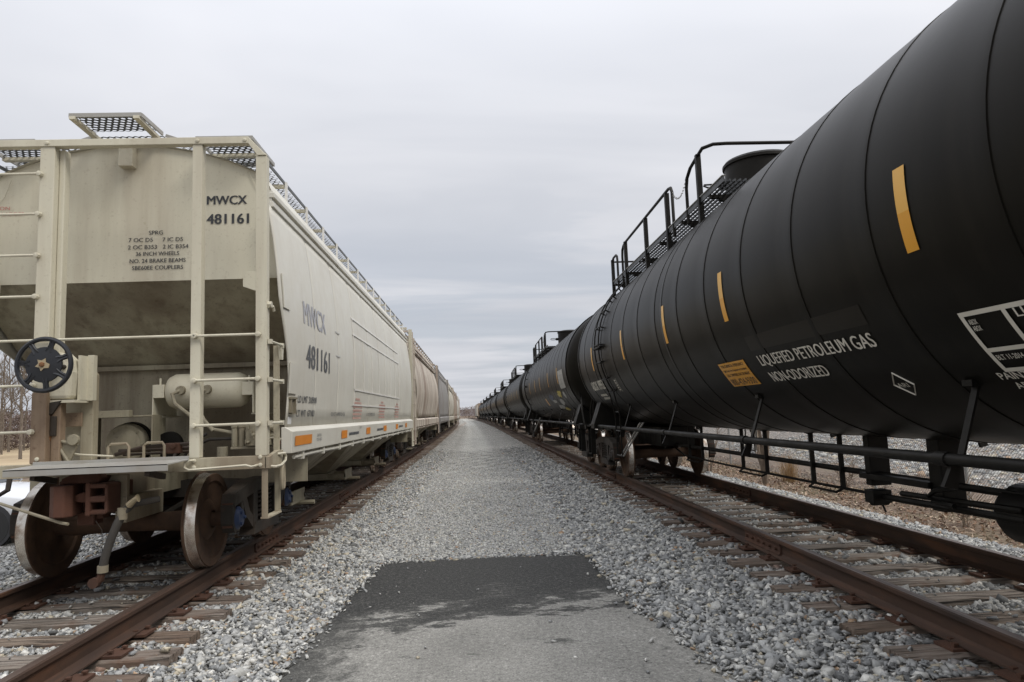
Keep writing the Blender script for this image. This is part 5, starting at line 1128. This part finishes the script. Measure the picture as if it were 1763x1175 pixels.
    mb = MB(); mb.lathe([(3.96, 0.44), (4.53, 0.44), (4.535, 0.465), (4.57, 0.465), (4.60, 0.44), (4.63, 0.30), (4.64, 0.02)], 'z', (0, 1.40, 0), 36, caps=(False, True)); h = mb.build('valve_housing', 'black_steel', car, True)
    mb = MB(); mb.tube([(-0.46, 1.45, 4.30), (-0.52, 1.47, 4.31), (-0.60, 1.50, 4.335), (-0.72, 1.50, 4.33), (-0.74, 1.46, 4.30), (-0.70, 1.43, 4.27), (-0.58, 1.43, 4.27), (-0.50, 1.45, 4.29)], 0.012, 6); mb.lathe([(-0.06, 0.05), (0.05, 0.055)], 'x', (-0.47, 1.46, 4.30), 10); mb.build('cover_latch', 'black_steel', h, True)
    # tape strips
    for y in (-6.2, -3.70, -0.92, 1.10, 3.60, 6.45):
        mb = MB(); patch(mb, y - 0.05, y + 0.05, -14, -5.5, 0.006, 5); patch(mb, y - 0.05, y + 0.05, -5.5, 4, 0.006, 5, 1, 1); mb.build('reflective_strip', ['amber_tape', 'pale_tape'], car)
    return car
def tank_print(car, full=True):
    tank_text(car, 'LIQUEFIED PETROLEUM GAS', -1.20, -32.6, 0.105, 1.78, 'letter_white', 0.035)
    tank_text(car, 'NON-ODORIZED', -1.20, -39.4, 0.105, 0.98, 'letter_white', 0.035)
    mb = MB(); patch(mb, -0.20, -0.88, -39.8, -28.9, 0.006, 6); mb.build('emergency_placard', 'amber_tape', car)
    for s, a, h, w, x in (('FOR CHEMICAL EMERGENCY', -30.9, 0.032, 0.58, -0.25), ('Spill, Leak, Fire, Exposure or Accident', -32.8, 0.024, 0.58, -0.25), ('CALL CHEMTREC DAY OR NIGHT', -35.0, 0.032, 0.58, -0.25), ('800-424-9300', -39.2, 0.080, 0.60, -0.24)):
        tank_text(car, s, x, a, h, w, 'letter_black', 0.012)
    mb = MB(); patch(mb, -1.15, -3.02, -26.6, -21.3, 0.003, 4, 2); mb.build('overpainted_patch', 'overpaint', car)
    # stencil box near the end
    mb = MB(); y0, y1 = -3.79, -6.0
    for a in (-29.1, -37.7, -42.9): patch(mb, y0, y1, a - 0.5, a + 0.5, 0.006, 1, 3)
    for y in (y0, -4.07, y1): patch(mb, y, y - 0.028, -42.6, -29.2, 0.007, 6)
    mb.build('stencil_frame', 'letter_white', car)
    for s, y, a, h, w in (('ABOX', -3.83, -31.5, 0.03, 0.055), ('ABOX', -3.83, -33.0, 0.03, 0.055), ('BLT 11-2014', -3.83, -40.2, 0.033, 0.17), ('LUBE', -4.14, -31.5, 0.05, 0.2), ('PAINT-S', -3.72, -45.3, 0.05, 0.26), ('ARIA', -3.76, -48.2, 0.05, 0.16)):
        tank_text(car, s, y, a, h, w, 'letter_white', 0.03)
    D = [(-2.89, -40.8), (-2.99, -45.0), (-2.89, -48.7), (-2.79, -44.7)]
    mb = MB(); mb.tube([on_tank(y, a, 0.004) for y, a in D], 0.006, 4, closed=True); mb.build('builder_emblem', 'letter_white', car)
    tank_text(car, 'ARI', -2.825, -45.7, 0.04, 0.11, 'letter_white', 0.0)
    tank_text(car, 'ABOX 19953', 7.42, -29.5, 0.20, 1.35, 'letter_white', 0.05)
    for k, (y, w) in enumerate(((7.0, 0.5), (6.9, 0.6))):
        mb = MB()
        for q in range(5): patch(mb, y - q * 0.13, y - q * 0.13 - 0.09, -35.5 - 3.2 * k, -33.6 - 3.2 * k, 0.005, 1)
        mb.build('small_print', 'letter_white', car)
    mb = MB()
    for q in range(5): patch(mb, 4.98, 4.90, -25.6 - q * 1.8, -24.6 - q * 1.8, 0.005, 1)
    for y in (5.03, 4.84): patch(mb, y, y - 0.015, -34, -23.5, 0.005, 4)
    mb.build('small_print', 'letter_white', car)
def graffiti(car):
    def blot(y, a, ry, ra, mat, k):
        r_ = random.Random(k); pts = [(y + ry * math.cos(t) * r_.uniform(0.6, 1.15), a + ra * math.sin(t) * r_.uniform(0.6, 1.15)) for t in np.linspace(0, 2 * math.pi, 18, endpoint=False)]
        mb = MB(); c = on_tank(y, a, 0.012); mb.add([c] + [on_tank(p, q, 0.010) for p, q in pts], [(0, i + 1, (i + 1) % 18 + 1) for i in range(18)]); mb.build('graffiti_patch', mat, car)
    for i, (y, a, ry, ra, m) in enumerate(((-3.2, -27, 0.6, 4.5, 'graffiti_blue'), (-3.6, -33, 0.55, 3, 'graffiti_white'), (-5.6, -25, 0.45, 5, 'graffiti_yellow'), (-5.2, -35, 0.5, 5, 'graffiti_white'), (-4.2, -42, 0.7, 4, 'graffiti_white'), (-6.6, -27, 0.25, 5, 'graffiti_white'), (-5.0, -46, 0.5, 3, 'graffiti_yellow'))): blot(y, a, ry, ra, m, i)
    mb = MB(); patch(mb, -1.25, -1.55, -38, -27, 0.012, 4); mb.build('emergency_placard', 'amber_tape', car)
    mb = MB()
    for a in (-19.4, -15, -10.5, -6, -1.1): patch(mb, -6.4, -7.5, a - 0.6, a + 0.6, 0.008, 1)
    for y in (-6.4, -7.0, -7.47): patch(mb, y, y - 0.035, -19.4, -1.1, 0.009, 6)
    mb.build('stencil_frame', 'graffiti_white', car)
    mb = MB(); patch(mb, -6.42, -7.48, -19, -1.2, 0.006, 6); mb.build('stencil_panel', 'galvanised', car)
tank0 = make_tank()
cmap = child_map()
ordn = ['third', 'fourth', 'fifth', 'sixth', 'seventh', 'eighth', 'ninth']
for k in range(1, 9):
    c = copy_tree(tank0, cmap); y = TC0 + TPITCH * k
    c.location = (RX + bend(y), y, RAIL_Z); c.rotation_euler = (0, 0, heading(y))
    if k == 1: graffiti(c); c['label'] = 'black tank car with faded graffiti on its lower side, coupled behind the lettered one'
    else: c['label'] = '%s black tank car in the row, counting the one lettered liquefied petroleum gas first' % ordn[k - 2]
tank0['label'] = 'black tank car lettered liquefied petroleum gas with amber strips along its side'
tank_print(tank0)
# a pale hopper car closes the row on the tank-car track
y = TC0 + TPITCH * 9 + 0.3
far = make_hopper('covered_hopper_car', 'cream hopper car coupled behind the last black tank car', y, 'car_cream', 'car_brown', 'truck_dark', 0)
far.location = (RX + bend(y), y, RAIL_Z)
y += 15.1
far = make_hopper('covered_hopper_car', 'grey hopper car coupled behind the cream hopper car on the tank car track', y, 'car_grey', 'car_cream', 'truck_dark', 0)
far.location = (RX + bend(y), y, RAIL_Z)
# ---------------------------------------------------------------- chain-link fence beyond the tank cars
def fence():
    f = thing('chain_link_fence', 'grey chain link fence standing in dry leaves beyond the tank cars', 'fence', (8.4, 8.8, -0.22))
    H = 2.0; bay = 2.8; n = 12; y0 = -2.8
    pm = MB(); pm.lathe([(-0.3, 0.032), (H + 0.05, 0.032), (H + 0.09, 0.02)], 'z', (0, 0, 0), 10)
    for z in (0.35, 0.75, 1.15, 1.55): pm.lathe([(-0.008, 0.036), (0.008, 0.036)], 'z', (0, 0, z), 8)
    pme = pm.mesh('fence_post', 'galvanised', True)
    wm = MB(); p = 0.062; k = int(bay / p)
    for i in range(-int(H / p), k):
        for sgn in (1, -1):
            a = i * p; za, zb = 0.02, H; ya, yb = a, a + H
            if ya < 0: za -= ya; ya = 0
            if yb > bay: zb -= (yb - bay); yb = bay
            if zb - za < 0.03: continue
            q = [(0.0015 * sgn, ya if sgn > 0 else bay - ya, za), (0.0015 * sgn, yb if sgn > 0 else bay - yb, zb)]
            wm.tube(q, 0.0032, 3)
    wme = wm.mesh('wire_mesh', 'fence_wire')
    for i in range(n + 1): inst('fence_post', pme, f, (0.035, y0 + bay * i, 0))
    for i in range(n): o = inst('wire_mesh', wme, f, (0, y0 + bay * i, 0)); o['kind'] = 'stuff'
    mb = MB(); mb.tube([(0.0, y0, H + 0.02), (0, y0 + bay * n, H + 0.02)], 0.02, 8); mb.build('top_rail', 'galvanised', f, True)
fence()

# ---------------------------------------------------------------- bare saplings, dry grass, leaves
def stems(name, label, loc, n, h, spread, mat, seed, r0=0.03, cat='shrub', group=None, twig=True):
    r_ = random.Random(seed); t = thing(name, label, cat, loc, 0, group)
    for i in range(n):
        a = r_.uniform(0, 6.28); l = spread * r_.uniform(0.3, 1.0); hh = h * r_.uniform(0.65, 1.1)
        pts = [Vector((0.04 * math.cos(a), 0.04 * math.sin(a), -0.05))]
        for k in range(1, 6):
            u = k / 5; pts.append(Vector((l * math.cos(a) * u + r_.uniform(-.03, .03), l * math.sin(a) * u + r_.uniform(-.03, .03), hh * u)))
        mb = MB(); rr = r0 * r_.uniform(0.35, 1.0); mb.tube(pts, [rr * (1 - 0.15 * k) for k in range(6)], 6)
        o = mb.build('stem', mat, t, True)
        if twig:
            mb = MB()
            for k in range(7):
                j = r_.randint(1, 4); b = pts[j].lerp(pts[j + 1], r_.random()); d = Vector((r_.uniform(-1, 1), r_.uniform(-1, 1), r_.uniform(0.1, 1.0))).normalized() * r_.uniform(0.2, 0.7)
                mb.tube([b, b + d * 0.5 + Vector((0, 0, .02)), b + d], [0.006, 0.005, 0.002], 4)
            mb.build('twig', mat, o, True)
    return t
stems('sapling', 'bare pale brown sapling with several stems beside the far rail', (6.95, 16.6, -0.2), 7, 2.3, 1.1, 'sapling_bark', 3, 0.06)
stems('sapling', 'thin bare sapling near the tank car wheels', (6.6, 19.6, -0.2), 5, 1.8, 0.8, 'sapling_bark', 5, 0.035)
stems('weed_shrub', 'small twiggy brown weed at the foot of the fence', (7.3, 10.2, -0.2), 9, 0.45, 0.25, 'sapling_bark', 8, 0.008)
stems('weed_shrub', 'twiggy brown weed between sapling and fence', (7.9, 14.6, -0.2), 8, 0.6, 0.35, 'sapling_bark', 9, 0.009)
def blades(name, pts, h, cols, w=0.006, kind='stuff', lean=0.5):
    V, F, Cc = [], [], []
    for x, y, z in pts:
        a = rng.uniform(0, 6.28); l = rng.uniform(0, lean) * h; hh = h * rng.uniform(0.5, 1.2); c, s = math.cos(a), math.sin(a); b = len(V)
        px, py = -s * w, c * w
        V += [(x - px, y - py, z), (x + px, y + py, z), (x + c * l * 0.4 + px * .7, y + s * l * 0.4 + py * .7, z + hh * 0.6), (x + c * l * 0.4 - px * .7, y + s * l * 0.4 - py * .7, z + hh * 0.6), (x + c * l, y + s * l, z + hh)]
        F += [(b, b + 1, b + 2, b + 3), (b + 3, b + 2, b + 4)]; cc = cols[rng.integers(len(cols))]; k = rng.uniform(0.75, 1.2); Cc += [(cc[0] * k, cc[1] * k, cc[2] * k, 1)] * 5
    me = bpy.data.meshes.new(name); me.from_pydata(V, [], F); at = me.attributes.new('col', 'FLOAT_COLOR', 'POINT'); at.data.foreach_set('color', np.array(Cc).ravel()); me.materials.append(M['dry_grass'])
    o = bpy.data.objects.new(name, me); col.objects.link(o)
    if kind: o['kind'] = kind
    return o
n = 300; a = rng.uniform(0, 6.28, n); r = 0.20 * rng.random(n)
o = blades('grass_clump', list(zip(7.75 + r * np.cos(a), 17.0 + r * np.sin(a), np.full(n, -0.24))), 0.75, [(0.38, 0.25, 0.12), (0.33, 0.20, 0.09), (0.44, 0.32, 0.17)], 0.003, None, 0.75)
tag(o, 'tall orange clump of dead grass in front of the fence', 'grass clump')
n = 5200; gx_ = rng.uniform(6.5, 8.9, n); gy_ = rng.uniform(5.5, 30, n); kk = rng.random(n) < 0.35 + 0.65 * (np.sin(gx_ * 2 + gy_ * 0.9) * np.cos(gy_ * 0.7) > 0.1)
gx_, gy_ = gx_[kk], gy_[kk]
blades('dry_grass', list(zip(gx_, gy_, ground_z(gx_, gy_))), 0.09, [(0.26, 0.21, 0.10), (0.17, 0.17, 0.06), (0.34, 0.27, 0.16)], 0.004)
def leaves():
    n = 16000; x = 6.35 + 3.0 * rng.random(n) ** 0.9; y = rng.uniform(5.5, 32, n); z = np.maximum(ground_z(x, y), bed_z(np.minimum(x, 7.3), y)) + rng.uniform(0.004, 0.035, n)
    s = rng.uniform(0.018, 0.05, n); base = np.array([(-1, 0, 0), (-0.2, -0.55, 0.12), (0.9, 0, 0), (-0.2, 0.55, 0.15)], float)
    P = base[None] * s[:, None, None]; A = rot_mats(n); k = rng.random(n) < 0.75
    ang = rng.uniform(0, 6.28, n); flat = np.zeros((n, 3, 3)); t1 = rng.uniform(-0.5, 0.5, n)
    flat[:, 0, 0] = np.cos(ang); flat[:, 0, 1] = -np.sin(ang); flat[:, 1, 0] = np.sin(ang); flat[:, 1, 1] = np.cos(ang); flat[:, 2, 2] = 1; flat[:, 2, 0] = t1
    A[k] = flat[k]; P = np.einsum('nij,nkj->nki', A, P) + np.stack([x, y, z], -1)[:, None]
    cols = np.array([(0.27, 0.17, 0.105), (0.19, 0.11, 0.065), (0.36, 0.26, 0.18), (0.13, 0.075, 0.05), (0.42, 0.33, 0.24)])[rng.integers(0, 5, n)] * rng.uniform(0.8, 1.15, (n, 1))
    me = bpy.data.meshes.new('leaf_litter'); me.from_pydata(P.reshape(-1, 3).tolist(), [], (np.arange(n * 4).reshape(-1, 4)).tolist())
    at = me.attributes.new('col', 'FLOAT_COLOR', 'POINT'); at.data.foreach_set('color', np.repeat(np.concatenate([cols, np.ones((n, 1))], 1), 4, 0).ravel()); me.materials.append(M['leaf_litter'])
    o = bpy.data.objects.new('leaf_litter', me); col.objects.link(o); o['kind'] = 'stuff'
leaves()
x, y = scatter(10.4, 19, 7, 34, 32); size = np.clip(rng.lognormal(math.log(0.045), 0.4, len(x)), 0.02, 0.13)
stones('bank_stones', x, y, ground_z(x, y) + 0.06 + 0.35 * np.clip((x - 15) / 7, 0, 1) - 0.25 * np.clip((11.2 + 0.4 * np.sin(y * 1.3) - x) / 0.8, 0, 1), size, np.array([0.08, 0.2, 0.26, 0.22, 0.08, 0.1, 0.06]))

# ---------------------------------------------------------------- bare trees
def tree_mesh(seed, h):
    r_ = random.Random(seed); tr = MB(); br = MB()
    pts = [Vector((0, 0, -0.3))]
    for k in range(1, 8): pts.append(Vector((r_.uniform(-.12, .12) * k * .5, r_.uniform(-.12, .12) * k * .5, h * 0.92 * k / 7)))
    r0 = h * 0.011; rad = [r0 * (1 - 0.11 * k) for k in range(8)]
    tr.tube(pts, rad, 7)
    def branch(p, d, l, r, lev):
        q = [p]; dd = d.copy()
        for k in range(3):
            dd = (dd + Vector((r_.uniform(-.25, .25), r_.uniform(-.25, .25), r_.uniform(-.05, .25)))).normalized(); q.append(q[-1] + dd * l / 3)
        br.tube(q, [r, r * .75, r * .5, r * .25], 3 if lev else 4)
        if lev < 2:
            for k in range(5 if lev == 0 else 4):
                i = r_.randint(0, 2); s = q[i].lerp(q[i + 1], r_.random()); branch(s, (dd + Vector((r_.uniform(-.9, .9), r_.uniform(-.9, .9), r_.uniform(-.1, .7)))).normalized(), l * r_.uniform(.35, .6), max(r * .5, 0.008), lev + 1)
    for k in range(15):
        u = r_.uniform(0.3, 1.0); i = min(6, int(u * 7)); s = pts[i].lerp(pts[i + 1], u * 7 - i if u < 1 else 0); a = r_.uniform(0, 6.28)
        branch(s, Vector((math.cos(a), math.sin(a), r_.uniform(.5, 1.2))).normalized(), h * r_.uniform(.16, .30) * (1.25 - u * .6), r0 * .38, 0)
    return tr.mesh('trunk', 'bark', True), br.mesh('crown', 'bark')
protos = [tree_mesh(20 + k, 11 + 1.2 * k) for k in range(4)]
def tree(x, y, k, s, label):
    t = thing('bare_tree', label, 'tree', (x, y, -0.25), random.uniform(0, 6.28), 'bare trees behind the parked car'); t.scale = (s, s, s)
    inst('trunk', protos[k][0], t); inst('crown', protos[k][1], t)
for i in range(26):
    y = random.uniform(50, 74); x = -y * (0.60 + 0.0090 * i) + random.uniform(-0.6, 0.6)
    tree(x, y, i % 4, random.uniform(0.7, 1.0), 'slender bare tree in the woodland edge behind the white parked car')
# distant wood as one mass, hills
def wood(name, x0, x1, y0, y1, h, n, mat='twigs', base=-0.3):
    x = rng.uniform(x0, x1, n); y = rng.uniform(y0, y1, n); z = base + h * rng.random(n) ** 0.8 * (0.75 + 0.25 * np.sin(x * 0.11) * np.sin(x * 0.037 + 1))
    s = rng.uniform(0.3, 1.0, n) * h * 0.10; B = np.array([(-.09, 0, -1), (.09, 0, -1), (.05, .1, 1), (-.05, .1, 1)], float)
    P = np.einsum('nij,nkj->nki', rot_mats(n), B[None] * s[:, None, None]) + np.stack([x, y, z], -1)[:, None]
    me = bpy.data.meshes.new(name); me.from_pydata(P.reshape(-1, 3).tolist(), [], np.arange(4 * n).reshape(-1, 4).tolist()); me.materials.append(M[mat])
    o = bpy.data.objects.new(name, me); col.objects.link(o); o['kind'] = 'stuff'
wood('far_woods', -160, 90, 430, 480, 11, 16000)
wood('far_woods', -70, -28, 76, 96, 6.0, 22000)
wood('far_woods', -7, 18, 330, 350, 8, 1600)
def hills():
    xs = np.linspace(-1800, 1800, 90); rows = []
    for y, k in ((1300, 0.0), (1500, 0.75), (1700, 1.0), (2300, 0.0)):
        rows.append([(x, y, -1 + k * (14 + 4 * math.sin(x * 0.004 + 1) + 2 * math.sin(x * 0.013))) for x in xs])
    mb = MB(); mb.grid(rows); o = mb.build('hills', 'far_hill', smooth=True); o['kind'] = 'structure'
hills()

# ---------------------------------------------------------------- white parked car and small far objects
def sedan():
    t = thing('parked_car', 'white parked sedan on the gravel behind the hopper car wheels', 'car', (-9.55, 12.75, -0.12), R_(4))
    # local: x along the car (front at +x), y across (near side at -y); body lofted from outline stations
    st = [(-2.25, .42, .62, .55), (-2.15, .32, .86, .74), (-1.7, .24, .96, .84), (-1.0, .20, .98, .88), (0, .20, .98, .90), (0.9, .20, .97, .89), (1.5, .22, .90, .86), (2.0, .26, .78, .76), (2.22, .36, .62, .58)]
    rows = []
    for x, z0, z1, w in st:
        m = z0 + (z1 - z0) * 0.55
        rows.append([(x, -w * 0.93, z0), (x, -w, z0 + 0.12), (x, -w * 1.0, m), (x, -w * 0.97, z1 - 0.06), (x, -w * 0.86, z1), (x, 0, z1 + 0.03), (x, w * 0.86, z1), (x, w * 0.97, z1 - 0.06), (x, w, m), (x, w, z0 + 0.12), (x, w * 0.93, z0)])
    mb = MB(); mb.grid(rows); mb.add(rows[0], [tuple(range(11))]); mb.add(rows[-1], [tuple(range(11))])
    o = mb.build('body', 'car_white', t, True); s_ = o.modifiers.new('sub', 'SUBSURF'); s_.levels = 1; s_.render_levels = 2
    roof = [(-1.45, 0.98, .76), (-0.95, 1.36, .60), (-0.3, 1.44, .58), (0.25, 1.40, .59), (0.95, 0.99, .76)]
    mb = MB(); mb.grid([[(x, -w - 0.02, z - 0.01), (x, -w * .8, z + .03), (x, 0, z + .05), (x, w * .8, z + .03), (x, w + 0.02, z - 0.01)] for x, z, w in roof[1:4]]); rf = mb.build('roof', 'car_white', t, True); s_ = rf.modifiers.new('th', 'SOLIDIFY'); s_.thickness = 0.03
    mb = MB()
    for s in (-1, 1): mb.add([(roof[0][0] + .12, s * .775, .97), (roof[4][0] - .12, s * .775, .97), (roof[3][0], s * .60, 1.37), (roof[1][0], s * .61, 1.34)], [(0, 1, 2, 3)])
    mb.add([(0.97, -.74, .98), (0.97, .74, .98), (0.27, .57, 1.40), (0.27, -.57, 1.40)], [(0, 1, 2, 3)]); mb.add([(-1.47, -.74, .97), (-1.47, .74, .97), (-.97, .58, 1.36), (-.97, -.58, 1.36)], [(0, 1, 2, 3)])
    mb.build('window', 'car_glass', t)
    for s in (-1, 1):
        for a, b in (((0.96, s * .76, .97), (0.26, s * .60, 1.40)), ((-1.46, s * .76, .97), (-.96, s * .61, 1.36)), ((-.28, s * .785, .98), (-.30, s * .605, 1.42))):
            mb = MB(); mb.beam(a, b, 0.06, 0.05); mb.build('roof_pillar', 'car_white', t)
        mb = MB(); mb.box(0.55, 0.72, s * .90 - .09, s * .90 + .09, .96, 1.09); mb.build('wing_mirror', 'car_white', t, bev=0.04)
        for x in (-.55, .38): mb = MB(); mb.box(x - .1, x + .1, min(s * .905, s * .935), max(s * .905, s * .935), .80, .83); mb.build('door_handle', 'car_white', t, bev=0.01)
        for x in (-1.12, -.28, .72): mb = MB(); mb.box(x - .006, x + .006, min(s * .895, s * .912), max(s * .895, s * .912), .34, .93); mb.build('door_seam', 'car_trim', t)
        mb = MB(); mb.box(-1.0, 0.95, min(s * .885, s * .925), max(s * .885, s * .925), .30, .36); mb.build('side_moulding', 'car_white', t, bev=0.01)
        mb = MB(); mb.box(2.05, 2.2, min(s * .45, s * .68), max(s * .45, s * .68), .58, .70); mb.build('headlight', 'lamp_lens', t, bev=0.03)
        for x in (-1.35, 1.38):
            mb = MB(); mb.lathe([(-.11, .21), (-.11, .31), (-.08, .33), (.08, .33), (.11, .31), (.11, .21)], 'y', (x, s * .80, .32), 24); w = mb.build('wheel', 'tyre', t, True)
            mb = MB(); mb.lathe([(s * .09, .21), (s * .105, .18), (s * .095, .05), (s * .11, .0)], 'y', (x, s * .80, .32), 18, caps=(False, False)); mb.build('rim', 'alloy', w, True)
            mb = MB(); mb.lathe([(0, .37), (s * .008, .37)], 'y', (x, s * .897, .33), 28); mb.build('wheel_arch', 'car_trim', t)
sedan()
def marker():
    t = thing('track_marker', 'small white marker post at the far end of the gravel path', 'marker post', (-2.3 + bend(150), 150, -0.05))
    mb = MB(); mb.box(-0.06, 0.06, -0.04, 0.04, 0, 2.2); mb.build('post', 'white_paint', t); mb = MB(); mb.box(-0.22, 0.22, -0.06, -0.041, 1.6, 2.25); mb.build('board', 'white_paint', t)
marker()
